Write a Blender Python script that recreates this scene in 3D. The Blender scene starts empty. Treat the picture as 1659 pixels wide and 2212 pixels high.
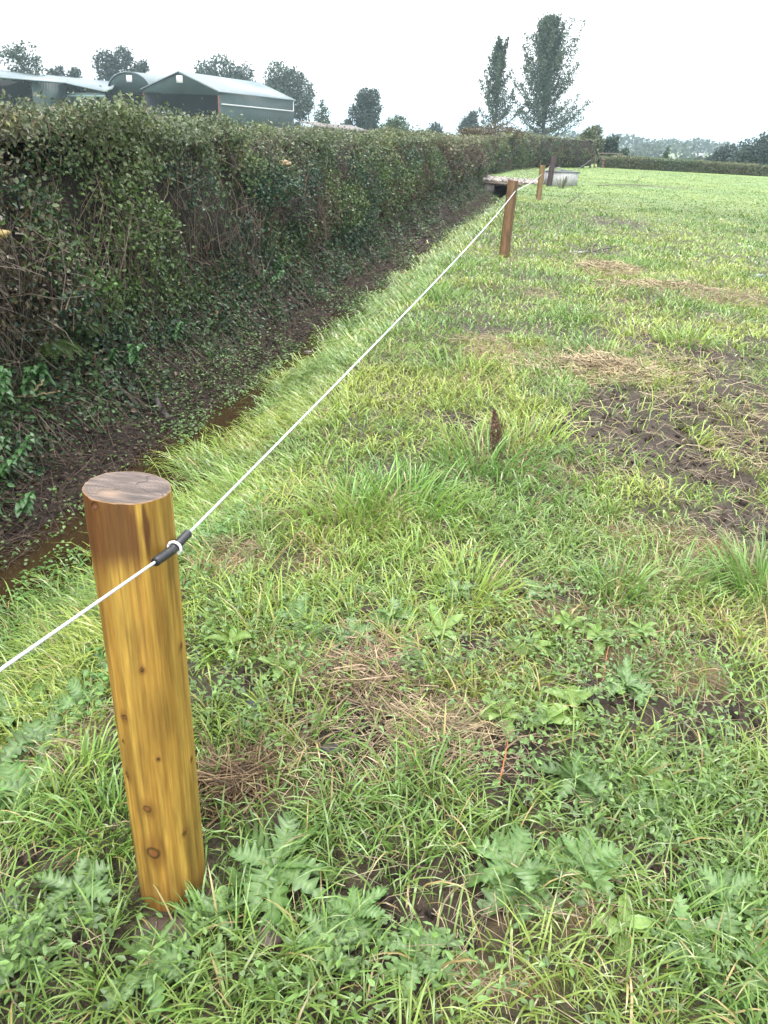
import bpy, math, random
import numpy as np
from mathutils import Matrix, Vector
rng = np.random.default_rng(7)
R = math.radians
S = bpy.context.scene
# ------------------------------------------------------------------ camera
H, PITCH, ROLL, FPX = 1.65, R(26.1), R(3.0), 1671.0      # FPX: focal length in units of a 1659 x 2212 picture
F_ = np.array([0, math.cos(PITCH), -math.sin(PITCH)]); U_ = np.array([0, math.sin(PITCH), math.cos(PITCH)])
CX = math.cos(ROLL)*np.array([1., 0, 0]) + math.sin(ROLL)*U_
CY = -math.sin(ROLL)*np.array([1., 0, 0]) + math.cos(ROLL)*U_
cam = bpy.data.cameras.new("camera"); co = bpy.data.objects.new("camera", cam); S.collection.objects.link(co)
M = Matrix(((CX[0], CY[0], -F_[0], 0), (CX[1], CY[1], -F_[1], 0), (CX[2], CY[2], -F_[2], H), (0, 0, 0, 1)))
co.matrix_world = M
cam.sensor_fit = 'VERTICAL'; cam.sensor_height = 36; cam.lens = 36*FPX/2212; cam.clip_start = 0.05; cam.clip_end = 6000
S.camera = co
# ------------------------------------------------------------------ light
SUN_EL, SUN_ROT = R(52), R(200)
w = bpy.data.worlds.new("World"); S.world = w; w.use_nodes = True
nt = w.node_tree; nt.nodes.clear()
sky = nt.nodes.new('ShaderNodeTexSky'); sky.sky_type = 'NISHITA'; sky.sun_disc = False
sky.sun_elevation = SUN_EL; sky.sun_rotation = SUN_ROT; sky.dust_density = 3.0; sky.air_density = 1.0
hsv = nt.nodes.new('ShaderNodeHueSaturation'); hsv.inputs['Saturation'].default_value = 0.22; hsv.inputs['Value'].default_value = 1.4
bg = nt.nodes.new('ShaderNodeBackground'); bg.inputs['Strength'].default_value = 0.15
out = nt.nodes.new('ShaderNodeOutputWorld')
nt.links.new(sky.outputs[0], hsv.inputs['Color']); nt.links.new(hsv.outputs[0], bg.inputs[0]); nt.links.new(bg.outputs[0], out.inputs[0])
sl = bpy.data.lights.new("sun", 'SUN'); sl.energy = 1.3; sl.angle = R(25); sl.color = (1, .98, .95)
so = bpy.data.objects.new("sun", sl); S.collection.objects.link(so)
so.rotation_euler = (R(90)-SUN_EL, 0, R(180)-SUN_ROT + R(180))
S.view_settings.view_transform = 'Standard'; S.view_settings.look = 'None'; S.view_settings.gamma = 1
S.view_settings.exposure = 1.45
S.cycles.max_bounces = 6; S.cycles.diffuse_bounces = 3; S.cycles.glossy_bounces = 2; S.cycles.transmission_bounces = 4
S.cycles.transparent_max_bounces = 6; S.cycles.volume_bounces = 1; S.cycles.use_denoising = True

# ------------------------------------------------------------------ noise, terrain
def _h(ix, iy, s):
    n = (ix.astype(np.int64)*374761393 + iy.astype(np.int64)*668265263 + s*1442695041) & 0xFFFFFFFF
    n = ((n ^ (n >> 13))*1274126177) & 0xFFFFFFFF
    return ((n ^ (n >> 16)) & 0xFFFF)/65535.0
def vn(x, y, s=0):
    x = np.asarray(x, float); y = np.asarray(y, float)
    ix = np.floor(x); iy = np.floor(y); fx = x-ix; fy = y-iy
    fx = fx*fx*(3-2*fx); fy = fy*fy*(3-2*fy); ix = ix.astype(np.int64); iy = iy.astype(np.int64)
    a = _h(ix, iy, s); b = _h(ix+1, iy, s); c = _h(ix, iy+1, s); d = _h(ix+1, iy+1, s)
    return (a+(b-a)*fx)*(1-fy) + (c+(d-c)*fx)*fy
def fbm(x, y, s=0, o=3):
    r = 0; a = .5; t = 0
    for i in range(o):
        r = r + a*vn(x*2**i, y*2**i, s+i*17); t += a; a *= .5
    return r/t
def ss(a, b, x):
    t = np.clip((np.asarray(x, float)-a)/(b-a), 0, 1); return t*t*(3-2*t)
FA = R(10.7); FO = np.array([-.46, 1.27])            # fence line: origin at the near post, azimuth
fd = np.array([math.sin(FA), math.cos(FA)]); fn = np.array([math.cos(FA), -math.sin(FA)])
def ts(x, y):
    return (x-FO[0])*fn[0]+(y-FO[1])*fn[1], (x-FO[0])*fd[0]+(y-FO[1])*fd[1]
def ft(t, s):                                           # fence coordinates -> world xy
    return FO[0]+t*fn[0]+s*fd[0], FO[1]+t*fn[1]+s*fd[1]
def gz(x, y):
    x = np.asarray(x, float); y = np.asarray(y, float)
    t, s = ts(x, y)
    t = t + (fbm(s*.7, s*0+3, 5)-.5)*.22
    tr = t+.28*ss(2.3, 6, s)
    z = -.54*ss(-.38, -1.42, tr)**.8
    sh = .08*ss(3.0, 6.5, s)+.06*np.sin(s*1.3)*ss(2, 4, s)
    z = z + .16*ss(-1.98+sh, -2.3+sh*.5, t) + .66*ss(-2.22, -2.78, t) + .1*ss(-2.7, -3.5, t) - .25*ss(-4.2, -6, t)
    z = z + ss(-2.0, -2.35, t)*(fbm(s*1.7, t*2.5, 13, 3)-.5)*.28
    fade = ss(38.0, 36.5, s)
    z = z*fade + (1-fade)*(.1*ss(-1., -2., t))
    near = ss(60, 20, np.hypot(x, y))
    z = z + near*((fbm(x*.9, y*.9, 11)-.5)*.10 + (fbm(x*4, y*4, 23)-.5)*.05)*ss(-1.9, -.2, t) + near*(fbm(x*5, y*5, 31)-.5)*.12*ss(-1.95, -2.3, t)
    v = ss(8, 45, x)*ss(66, 150, y)
    z = z - 5.5*v + ss(170, 520, y)*5.0*ss(8, 45, x) + ss(600, 1500, y)*4
    z = z + ss(100, 300, y)*(fbm(x*.004, y*.004, 40)-.5)*5
    return z
def ray(px, py):
    return F_ + (px-829.5)/FPX*CX - (py-1106)/FPX*CY
def pix(px, py, z0=None):                               # a point of the photograph -> a point on the ground (or at height z0)
    d = ray(px, py)
    if z0 is not None:
        k = (z0-H)/d[2]; return d*k + [0, 0, H]
    k = .3; st = .02
    while k < 900:
        p = d*k + [0, 0, H]
        if p[2] < gz(p[0], p[1]): break
        k += st*max(1, k*.3)
    return np.array([p[0], p[1], float(gz(p[0], p[1]))])
def at(px, py, Y):                                      # a point of the photograph at world distance Y
    d = ray(px, py); return d*(Y/d[1]) + [0, 0, H]

# ------------------------------------------------------------------ mesh building
class G:
    def __init__(s): s.v = []; s.c = []; s.q = []; s.t = []; s.n = 0
    def add(s, v, q=None, t=None, c=(.5, .5, .5)):
        v = np.asarray(v, np.float32).reshape(-1, 3); s.v.append(v)
        c = np.asarray(c, np.float32)
        s.c.append(np.broadcast_to(c, v.shape).astype(np.float32))
        if q is not None and len(q): s.q.append(np.asarray(q, np.int32).reshape(-1, 4)+s.n)
        if t is not None and len(t): s.t.append(np.asarray(t, np.int32).reshape(-1, 3)+s.n)
        s.n += len(v)
    def obj(s, name, mat, parent=None, smooth=False):
        v = np.concatenate(s.v); c = np.concatenate(s.c)
        q = np.concatenate(s.q) if s.q else np.zeros((0, 4), np.int32)
        t = np.concatenate(s.t) if s.t else np.zeros((0, 3), np.int32)
        if parent is not None: v = v - np.array(parent.get('o_', (0, 0, 0)), np.float32)
        m = bpy.data.meshes.new(name)
        m.vertices.add(len(v)); m.vertices.foreach_set('co', v.ravel())
        nl = q.size+t.size; m.loops.add(nl)
        m.loops.foreach_set('vertex_index', np.concatenate([q.ravel(), t.ravel()]))
        m.polygons.add(len(q)+len(t))
        st = np.concatenate([np.arange(len(q))*4, q.size+np.arange(len(t))*3]).astype(np.int32)
        m.polygons.foreach_set('loop_start', st)
        m.update(calc_edges=True)
        if smooth: m.polygons.foreach_set('use_smooth', np.ones(len(q)+len(t), bool))
        a = m.color_attributes.new('Col', 'FLOAT_COLOR', 'POINT')
        a.data.foreach_set('color', np.concatenate([c, np.ones((len(c), 1), np.float32)], 1).ravel())
        m.materials.append(mat)
        o = bpy.data.objects.new(name, m); S.collection.objects.link(o)
        if parent is not None: o.parent = parent
        return o
def tag(o, label=None, cat=None, group=None, kind=None):
    if label: o['label'] = label
    if cat: o['category'] = cat
    if group: o['group'] = group
    if kind: o['kind'] = kind
    return o
def empty(name, loc, label, cat, group=None):
    o = bpy.data.objects.new(name, None); S.collection.objects.link(o); o.empty_display_size = .1
    loc = [float(a) for a in loc]; o.location = loc; o['o_'] = loc
    return tag(o, label, cat, group)
def tubes(g, P, Rr, sides=3, c=(.2, .15, .1), cap=False):   # P[N,K,3], Rr[N,K]
    P = np.asarray(P, float); Rr = np.asarray(Rr, float)
    if P.ndim == 2: P = P[None]
    Rr = np.broadcast_to(Rr, P.shape[:2])
    N, K, _ = P.shape
    T = np.gradient(P, axis=1); T /= np.linalg.norm(T, axis=2, keepdims=True)+1e-9
    ref = np.where(np.abs(T[..., 2:3]) > .9, np.array([1., 0, 0]), np.array([0, 0, 1.]))
    A = np.cross(T, ref); A /= np.linalg.norm(A, axis=2, keepdims=True)+1e-9
    B = np.cross(T, A)
    an = np.arange(sides)/sides*2*np.pi
    V = P[:, :, None] + Rr[:, :, None, None]*(A[:, :, None]*np.cos(an)[:, None] + B[:, :, None]*np.sin(an)[:, None])
    base = (np.arange(N)*K*sides)[:, None, None] + (np.arange(K-1)*sides)[None, :, None]
    j = np.arange(sides)[None, None]; j2 = (j+1) % sides
    q = np.stack([base+j, base+j2, base+sides+j2, base+sides+j], -1)
    c = np.asarray(c, float)
    if c.ndim == 2: c = np.repeat(c, K*sides, 0)
    tr = None
    if cap:
        tr = [[(n*K+e)*sides+a for a in x] for n in range(N) for e in (0, K-1) for x in [(0, i, i+1) for i in range(1, sides-1)]]
    g.add(V, q, tr, c)
def nrm(a): return a/(np.linalg.norm(a, axis=-1, keepdims=True)+1e-9)
def rdir(n): 
    a = rng.normal(size=(n, 3)); return nrm(a)
def leaves(g, C, D, N, L, W, col, six=True, fold=.25):      # leaves with a folded midrib; D along, N normal
    n = len(C); D = nrm(D); X = nrm(np.cross(D, N)); N = np.cross(X, D)
    L = np.broadcast_to(L, n)[:, None]; W = np.broadcast_to(W, n)[:, None]
    if six:
        V = np.stack([C, C+D*L*.3+X*W*.5+N*W*fold, C+D*L*.68+X*W*.36+N*W*fold, C+D*L-N*L*.12, C+D*L*.68-X*W*.36+N*W*fold, C+D*L*.3-X*W*.5+N*W*fold], 1)
        b = (np.arange(n)*6)[:, None]
        q = np.concatenate([b+np.array([0, 1, 2, 3]), b+np.array([0, 3, 4, 5])])
        g.add(V, q, None, np.repeat(col, 6, 0))
    else:
        V = np.stack([C, C+D*L*.45+X*W*.5+N*W*fold, C+D*L, C+D*L*.45-X*W*.5+N*W*fold], 1)
        b = (np.arange(n)*4)[:, None]
        t = np.concatenate([b+np.array([0, 1, 2]), b+np.array([0, 2, 3])])
        g.add(V, None, t, np.repeat(col, 4, 0))
def blades(g, B, head, h, wd, lean, col, K=3):               # grass blades: base points, heading, height, width, lean
    n = len(B); h = h[:, None]; D = np.stack([np.cos(head), np.sin(head), 0*head], 1)
    wa = head+np.pi/2+rng.normal(0, .9, n)
    X = np.stack([np.cos(wa), np.sin(wa), 0*wa], 1)*wd[:, None]*.5
    rows = []; cols = []
    for k in range(K+1):
        u = k/K
        a = lean[:, None]
        p = B + D*h*(np.sin(a*(.35+.65*u))*u) + np.array([0, 0, 1.])*h*(u*np.cos(a*u) if True else u)
        if k < K:
            f = 1-.55*u**1.6
            rows += [p-X*f, p+X*f]; s_ = 1.0
            cols += [col*s_, col*s_]
        else:
            rows.append(p); cols.append(col)
    V = np.stack(rows, 1); m = 2*K+1; b = (np.arange(n)*m)[:, None]
    qs = [b+np.array([2*k, 2*k+1, 2*k+3, 2*k+2]) for k in range(K-1)]
    t = b+np.array([2*K-2, 2*K-1, 2*K])
    g.add(V, np.concatenate(qs) if qs else None, t, np.stack(cols, 1).reshape(-1, 3))
def box(g, a, b, c=(.5, .5, .5), ax=None, o=None):            # axis box, or in frame ax (3 rows) at o
    x0, y0, z0 = a; x1, y1, z1 = b
    v = np.array([(x, y, z) for z in (z0, z1) for (x, y) in ((x0, y0), (x1, y0), (x1, y1), (x0, y1))], float)
    if ax is not None: v = v@np.asarray(ax) + np.asarray(o)
    g.add(v, [(0, 3, 2, 1), (4, 5, 6, 7), (0, 1, 5, 4), (1, 2, 6, 5), (2, 3, 7, 6), (3, 0, 4, 7)], None, c)

# ------------------------------------------------------------------ materials
def mat(name, rough=.6, spec=.4, trans=0, attr=True, color=(.5, .5, .5), noise=None, bump=None, metal=0, stretch=None):
    m = bpy.data.materials.new(name); m.use_nodes = True; n = m.node_tree.nodes; l = m.node_tree.links
    b = n['Principled BSDF']; b.inputs['Roughness'].default_value = rough; b.inputs['Specular IOR Level'].default_value = spec
    b.inputs['Metallic'].default_value = metal
    tc = n.new('ShaderNodeTexCoord'); mp = n.new('ShaderNodeMapping'); l.new(tc.outputs['Object'], mp.inputs[0])
    if stretch: mp.inputs['Scale'].default_value = stretch
    if attr:
        a = n.new('ShaderNodeAttribute'); a.attribute_name = 'Col'; src = a.outputs['Color']
    else:
        a = n.new('ShaderNodeRGB'); a.outputs[0].default_value = (*color, 1); src = a.outputs[0]
    if noise:                                   # (scale, amount)
        nz = n.new('ShaderNodeTexNoise'); nz.inputs['Scale'].default_value = noise[0]; nz.inputs['Detail'].default_value = 6
        l.new(mp.outputs[0], nz.inputs['Vector'])
        mr = n.new('ShaderNodeMapRange'); mr.inputs['From Min'].default_value = .3; mr.inputs['From Max'].default_value = .7
        mr.inputs['To Min'].default_value = 1-noise[1]; mr.inputs['To Max'].default_value = 1+noise[1]
        l.new(nz.outputs[0], mr.inputs[0])
        mx = n.new('ShaderNodeVectorMath'); mx.operation = 'SCALE'; l.new(src, mx.inputs[0]); l.new(mr.outputs[0], mx.inputs['Scale'])
        src = mx.outputs[0]
    l.new(src, b.inputs['Base Color'])
    if bump:                                    # (scale, strength, distance)
        nb = n.new('ShaderNodeTexNoise'); nb.inputs['Scale'].default_value = bump[0]; nb.inputs['Detail'].default_value = 8
        l.new(mp.outputs[0], nb.inputs['Vector'])
        bp = n.new('ShaderNodeBump'); bp.inputs['Strength'].default_value = bump[1]; bp.inputs['Distance'].default_value = bump[2]
        l.new(nb.outputs[0], bp.inputs['Height']); l.new(bp.outputs[0], b.inputs['Normal'])
    if trans:
        tr = n.new('ShaderNodeBsdfTranslucent'); l.new(src, tr.inputs[0])
        mi = n.new('ShaderNodeMixShader'); mi.inputs[0].default_value = trans
        l.new(b.outputs[0], mi.inputs[1]); l.new(tr.outputs[0], mi.inputs[2]); l.new(mi.outputs[0], n['Material Output'].inputs[0])
    return m
MG = mat('grass_blade', .32, .55, .2)
ML = mat('leaf', .42, .5, .22)
MLW = mat('wet_weed_leaf', .4, .5, .25, noise=(60, .15))
MT = mat('twig_bark', .7, .35, noise=(30, .3))
MSOIL = mat('soil', .75, .35, noise=(22, .35), bump=(45, .9, .03))
MWOOD = mat('treated_wood', .52, .4, noise=(9, .2), bump=(12, .4, .002), stretch=(26, 26, 1.3))
MCUT = mat('sawn_wood', .6, .35, noise=(60, .22), bump=(120, .6, .004), stretch=(.35, 3, 1))
MSTONE = mat('wet_stone', .45, .5, noise=(20, .3), bump=(35, .6, .01))
MTREE = mat('tree_leaf', .6, .25, .15)

# ------------------------------------------------------------------ ground patches (display px of photograph: x, y, rx, ry)
MUD = [(1150,1640,150,60),(1420,1900,150,70),(1480,1560,120,40),(700,1960,60,40),(900,1990,90,35),(1560,1780,80,40),(650,1560,60,40),(1000,1420,70,25),(1250,1760,60,30),(160,2060,70,30),(775,1605,95,60),(1090,1690,90,70),(1360,1870,110,80),(1610,1580,90,60),(1290,1500,110,50),(1400,965,150,75),(1560,820,115,85),(1510,1020,130,60),(1300,930,90,35),
       (1615,1110,130,100),(990,1195,60,28),(800,1335,60,20),(1330,880,80,30),(40,1890,80,50),(120,1670,55,45),(570,2040,70,30),(330,2040,70,30),
       (1330,480,60,14),(1400,402,90,3),(970,900,30,10),(1480,1400,90,35),(1285,548,35,8),(520,1480,40,30),(1640,870,50,60), (1200,1300,60,25)]
STR = [(800,1430,170,75),(960,1570,130,60),(1300,803,95,30),(1430,623,80,12),(1300,583,60,12),(1060,755,55,22),(1440,1190,170,70),
       (1530,1460,100,50),(500,1215,80,35),(1180,1990,130,40),(1100,2120,220,50),(1560,640,90,12),(1620,980,70,50),(680,1740,60,40),(510,1690,60,45)]
def mkp(L):
    o = []
    for (x, y, rx, ry) in L:
        c = pix(x, y, 0); a = pix(x+rx, y, 0); b = pix(x, y-ry, 0); d = pix(x, y+ry, 0)
        o.append((c[0], c[1], max(.04, a[0]-c[0]), max(.04, (b[1]-d[1])/2)))
    return o
MUDw, STRw = mkp(MUD), mkp(STR)
def pm(P, x, y, seed):
    x = np.asarray(x, float); y = np.asarray(y, float); r = np.zeros(x.shape)
    nz = (fbm(x*4.5, y*4.5, seed, 4)-.5)*2.6
    for (cx, cy, rx, ry) in P:
        d = np.hypot((x-cx)/rx, (y-cy)/ry); r = np.maximum(r, ss(1.25, .55, d+nz))
    return r
def mudm(x, y):
    t, s = ts(x, y)
    reg = ss(.3, 1.2, t)*ss(9, 6, y)*ss(2.6, 3.6, y)+.55*ss(2.8, 2.2, y)*ss(.1, .5, t); m2 = ss(.60, .72, fbm(x*1.8+4, y*1.8, 73, 4)+.09*reg)*np.clip(reg, 0, 1)*.9
    return np.maximum(np.maximum(pm(MUDw, x, y, 3), m2), ss(.68, .82, fbm(x*2.3, y*2.3, 71))*.75*ss(22, 4, np.hypot(x, y))*ss(-.8, 0, t))
def strm(x, y):
    return np.maximum(pm(STRw, x, y, 4), ss(.6, .78, fbm(x*1.7+9, y*1.7, 81))*.6*ss(26, 4, np.hypot(x, y)))

# ------------------------------------------------------------------ ground sheet
def grid_axis(parts):
    o = []
    for a, b, n in parts: o += list(np.linspace(a, b, n, endpoint=False))
    return np.array(o)
tx = np.concatenate([-np.geomspace(2500, 6.2, 46), grid_axis([(-6, -3.2, 16), (-3.2, 4.2, 210), (4.2, 12, 60)]), np.geomspace(12, 3000, 80)])
sy = np.concatenate([grid_axis([(-6, -1.4, 20), (-1.4, 6, 250), (6, 20, 170), (20, 70, 140)]), np.geomspace(70, 3500, 110)])
TT, SS_ = np.meshgrid(tx, sy)
X, Y = ft(TT, SS_); Z = gz(X, Y)
mud = mudm(X, Y); st = strm(X, Y)
base = np.array([.075, .085, .03])*np.ones(X.shape+(3,))
soil = np.array([.042, .028, .019]); straw = np.array([.26, .18, .085])
def mixc(a, b, m): return a*(1-m[..., None]) + b*m[..., None]
far = ss(8, 40, np.hypot(X, Y))
gn = fbm(X*.25, Y*.25, 51); gn2 = fbm(X*3, Y*3, 55)
green = np.stack([.10+.05*gn, .17+.04*gn, .05+.0*gn], -1)
Cc = mixc(np.array([.06, .05, .028])*(0.7+.6*gn2[..., None]), green*1.25, far)
Cc = mixc(Cc, straw*.8, st*.75*(1-far*.5)); Cc = mixc(Cc, soil, mud*(1-far*.4))
ditch = ss(-1.0, -1.5, TT)*ss(39, 37, SS_)*ss(-6, -4.6, TT)
brown = mixc(np.array([.014, .009, .006])*np.ones(X.shape+(3,)), np.array([.034, .020, .012]), fbm(X*3, Y*3, 61))
Cc = mixc(Cc, brown, ditch)
# distant fields: a patchwork of pasture beyond the valley
ff = ss(75, 110, Y)
cell = np.floor(X/70+.3*np.sin(Y*.01))+7*np.floor(Y/75)
hh = _h(cell.astype(np.int64), cell.astype(np.int64)*3, 5)
fieldc = np.stack([.08+.06*hh, .115+.05*hh, .045+.03*hh], -1)
Cc = mixc(Cc, fieldc, ff)
g = G(); ny, nx = X.shape
idx = np.arange(ny*nx).reshape(ny, nx)
q = np.stack([idx[:-1, :-1], idx[:-1, 1:], idx[1:, 1:], idx[1:, :-1]], -1).reshape(-1, 4)
g.add(np.stack([X, Y, Z], -1), q, None, Cc.reshape(-1, 3))
tag(g.obj('ground', MSOIL, None, True), 'earth under the field, ditch and distant pasture', 'ground', kind='structure')
# water in the ditch
mw = bpy.data.materials.new('ditch_water'); mw.use_nodes = True; nn = mw.node_tree.nodes; ll = mw.node_tree.links
b = nn['Principled BSDF']; b.inputs['Base Color'].default_value = (.035, .022, .01, 1); b.inputs['Roughness'].default_value = .06; b.inputs['Specular IOR Level'].default_value = .5
nz = nn.new('ShaderNodeTexNoise'); nz.inputs['Scale'].default_value = 9; bp = nn.new('ShaderNodeBump'); bp.inputs['Strength'].default_value = .12; bp.inputs['Distance'].default_value = .02
ll.new(nz.outputs[0], bp.inputs['Height']); ll.new(bp.outputs[0], b.inputs['Normal'])
g = G(); sv = np.linspace(-3, 37, 160); x0, y0 = ft(-2.3, sv); x1, y1 = ft(-1.15, sv)
V = np.stack([np.stack([x0, y0, 0*x0-.515], -1), np.stack([x1, y1, 0*x0-.515], -1)], 1)
i = np.arange(159)*2
g.add(V, np.stack([i, i+1, i+3, i+2], -1))
tag(g.obj('ditch_water', mw), 'shallow brown water lying along the ditch bottom', 'water', kind='structure')

# ------------------------------------------------------------------ GRASS
def polar(r0, r1, dens, az0=-48, az1=48):
    n = int(dens*.5*(r1*r1-r0*r0)*R(az1-az0))
    r = np.sqrt(rng.uniform(r0*r0, r1*r1, n)); a = rng.uniform(R(az0), R(az1), n)
    return r*np.sin(a), r*np.cos(a)-.3
def tuft_pts(r0, r1, dens, per, spread):
    x, y = polar(r0, r1, dens/per)
    x = np.repeat(x, per); y = np.repeat(y, per)
    dx, dy = rng.normal(0, spread, (2, len(x)))
    return x+dx, y+dy, np.arctan2(dy, dx), np.hypot(dx, dy)/spread
def gcol(x, y, n):
    a = fbm(x*.55, y*.55, 101, 3); b_ = fbm(x*2.2, y*2.2, 103, 2); e = rng.uniform(0, 1, n)
    c1 = np.array([.16, .275, .045]); c2 = np.array([.30, .37, .075]); c3 = np.array([.125, .235, .058])
    k = ss(.35, .65, a*.6+b_*.4+rng.normal(0, .08, n))
    c = c1*(1-k[:, None])+c2*k[:, None]
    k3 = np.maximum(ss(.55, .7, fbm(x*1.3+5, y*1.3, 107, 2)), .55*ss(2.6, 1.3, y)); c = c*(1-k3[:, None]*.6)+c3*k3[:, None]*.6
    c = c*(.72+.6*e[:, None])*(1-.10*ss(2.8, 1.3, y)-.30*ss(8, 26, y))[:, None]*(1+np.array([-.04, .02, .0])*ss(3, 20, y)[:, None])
    dead = rng.uniform(0, 1, n) < .05+.25*strm(x, y)
    c[dead] = np.array([.36, .28, .12])*(.6+.7*rng.uniform(0, 1, (dead.sum(), 1)))
    return c
gr = G()
lim_t = -1.46
def sow(x, y, hd, rad, h0, w0, K, leanmul=1.0):
    t, s = ts(x, y); m = mudm(x, y); sm = strm(x, y)
    keep = (t > lim_t - .24*ss(2.3, 6, s) + .12*np.sin(s*3)+rng.normal(0, .07, len(x))) & (rng.uniform(0, 1, len(x)) > np.maximum(m*(.94-.16*ss(3.5, 9, np.hypot(x, y))), sm*(.55-.2*ss(3.5, 9, np.hypot(x, y))))) & ~((t < -.5) & (s > 33) & (s < 39)) & (t > -2.2)
    dp = np.hypot(x-FO[0], y-FO[1]); keep &= dp > .085
    x, y, hd, rad, t, s = [a[keep] for a in (x, y, hd, rad, t, s)]; n = len(x)
    bank = ss(-.35, -.9, t+.15*ss(2.3, 6, s))*ss(.3, 1.2, s)
    patchh = .55+.95*fbm(x*1.6, y*1.6, 201, 2)
    h = h0*patchh*rng.uniform(.55, 1.3, n)*(1+1.0*bank)*(1-.35*rad.clip(0, 2)/2)
    h *= (1+.3*ss(2.4, 1.4, np.hypot(x, y)))*(1-.4*ss(14, 36, np.hypot(x, y)))
    flow = fbm(x*.8+3, y*.8, 203, 2)*2*np.pi*1.5
    hd = np.arctan2(np.sin(hd)*1.0+np.sin(flow)*.55, np.cos(hd)*1.0+np.cos(flow)*.55)+rng.normal(0, .5, n)
    bh = math.atan2(-fn[1], -fn[0])+rng.normal(0, .45, n)-.25
    hd = np.where(rng.uniform(0, 1, n) < bank*.9, bh, hd)
    lean = (.45+.5*rad.clip(0, 2)*.5+rng.exponential(.5, n)+.45*bank).clip(.1, 1.75)*leanmul
    wd = w0*rng.uniform(.6, 1.35, n)
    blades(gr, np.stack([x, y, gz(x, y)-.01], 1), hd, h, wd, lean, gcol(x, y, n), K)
for (r0, r1, dens, per, spr, h0, w0, K) in [(.35, 1.9, 4400, 20, .035, .105, .0054, 4), (1.9, 4., 4600, 20, .04, .125, .0056, 4), (4., 7.5, 2100, 16, .05, .14, .0072, 3),
                                            (7.5, 14, 800, 12, .08, .15, .011, 2), (14, 26, 300, 9, .12, .14, .019, 2), (26, 46, 150, 6, .2, .12, .024, 1), (46, 68, 75, 5, .3, .10, .036, 1)]:
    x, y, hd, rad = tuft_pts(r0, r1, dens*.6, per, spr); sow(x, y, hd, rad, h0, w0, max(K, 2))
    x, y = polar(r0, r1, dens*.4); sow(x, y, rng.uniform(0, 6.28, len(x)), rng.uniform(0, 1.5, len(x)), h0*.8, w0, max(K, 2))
# tall lush clumps
CL = [(1330,1290,.2,.2,110),(1640,1290,.28,.26,300),(1000,810,.5,.25,100),(1240,690,.6,.22,160),(1480,740,.5,.2,200),(640,1620,.2,.2,140),(180,1690,.14,.2,120),(1050,1010,.5,.25,220),
      (930,1720,.14,.2,130),(860,1830,.12,.18,110),(440,1720,.1,.18,90),(500,2080,.2,.22,200),(230,1800,.12,.24,160),(1130,960,.4,.22,150),(1300,770,.5,.2,160),(1580,2060,.2,.22,200),
      (560,1380,.25,.28,200),(750,1130,.35,.26,200),(1010,1290,.25,.22,140),(930,640,.7,.25,240),(1430,1260,.3,.2,150),(480,1120,.4,.3,260),(700,2120,.15,.2,150),(860,1100,.5,.25,260)]
for (px, py, rad, h, n) in CL:
    if py > 1300: h *= .62; n = int(n*.7); rad *= 1.3
    p = pix(px, py); rr = rad*np.sqrt(rng.uniform(0, 1, n)); a = rng.uniform(0, 6.28, n)
    x = p[0]+rr*np.cos(a)*.6; y = p[1]+rr*np.sin(a)*.6
    t, s = ts(x, y); bank = ss(-.3, -.8, t)
    hd = np.where(rng.uniform(0, 1, n) < bank, math.pi-FA, a)+rng.normal(0, .4, n)
    col = gcol(x, y, n)*np.array([.85, 1., 1.])
    blades(gr, np.stack([x, y, gz(x, y)-.01], 1), hd, h*rng.uniform(.5, 1.2, n), np.full(n, .0055)*rng.uniform(.7, 1.3, n)*(1+np.hypot(p[0], p[1])/12), .3+rng.exponential(.4, n).clip(0, 1.1)+.3*rr/rad, col, 4)
gro = gr.obj('grass', MG); tag(gro, 'wet green grass covering the field and the near ditch bank', 'grass', kind='stuff')

# flat straw and dead stalks
def stalks(g, x, y, L, r, col, lift=.02, flat=.25):
    n = len(x); a = rng.uniform(0, 6.28, n); p = np.stack([x, y, gz(x, y)+lift*rng.uniform(.2, 2, n)], 1)
    d = np.stack([np.cos(a), np.sin(a), rng.normal(0, flat, n)], 1)*L[:, None]
    k = rdir(n)*L[:, None]*.12; k[:, 2] = np.abs(k[:, 2])
    tubes(g, np.stack([p-d*.5, p+k, p+d*.5], 1), np.stack([r, r, r*.7], 1), 3, col)
g = G()
for (r0, r1, dens) in [(.4, 2.2, 2600), (2.2, 5, 1500), (5, 14, 380)]:
    x, y = polar(r0, r1, dens); m = strm(x, y)*.9+mudm(x, y)*.25+.03
    k = rng.uniform(0, 1, len(x)) < m; x, y = x[k], y[k]; t, s = ts(x, y); k = t > -1.2; x, y = x[k], y[k]; n = len(x)
    sc = 1 if r1 < 6 else 1.8
    stalks(g, x, y, rng.uniform(.04, .16, n)*sc, rng.uniform(.0008, .0017, n)*sc, np.array([.37, .30, .19])*rng.uniform(.35, 1.25, (n, 1)))
tag(g.obj('dead_grass', MT), 'flattened tan dead grass and straw strewn between the green tufts', 'dead grass', kind='stuff')
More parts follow.
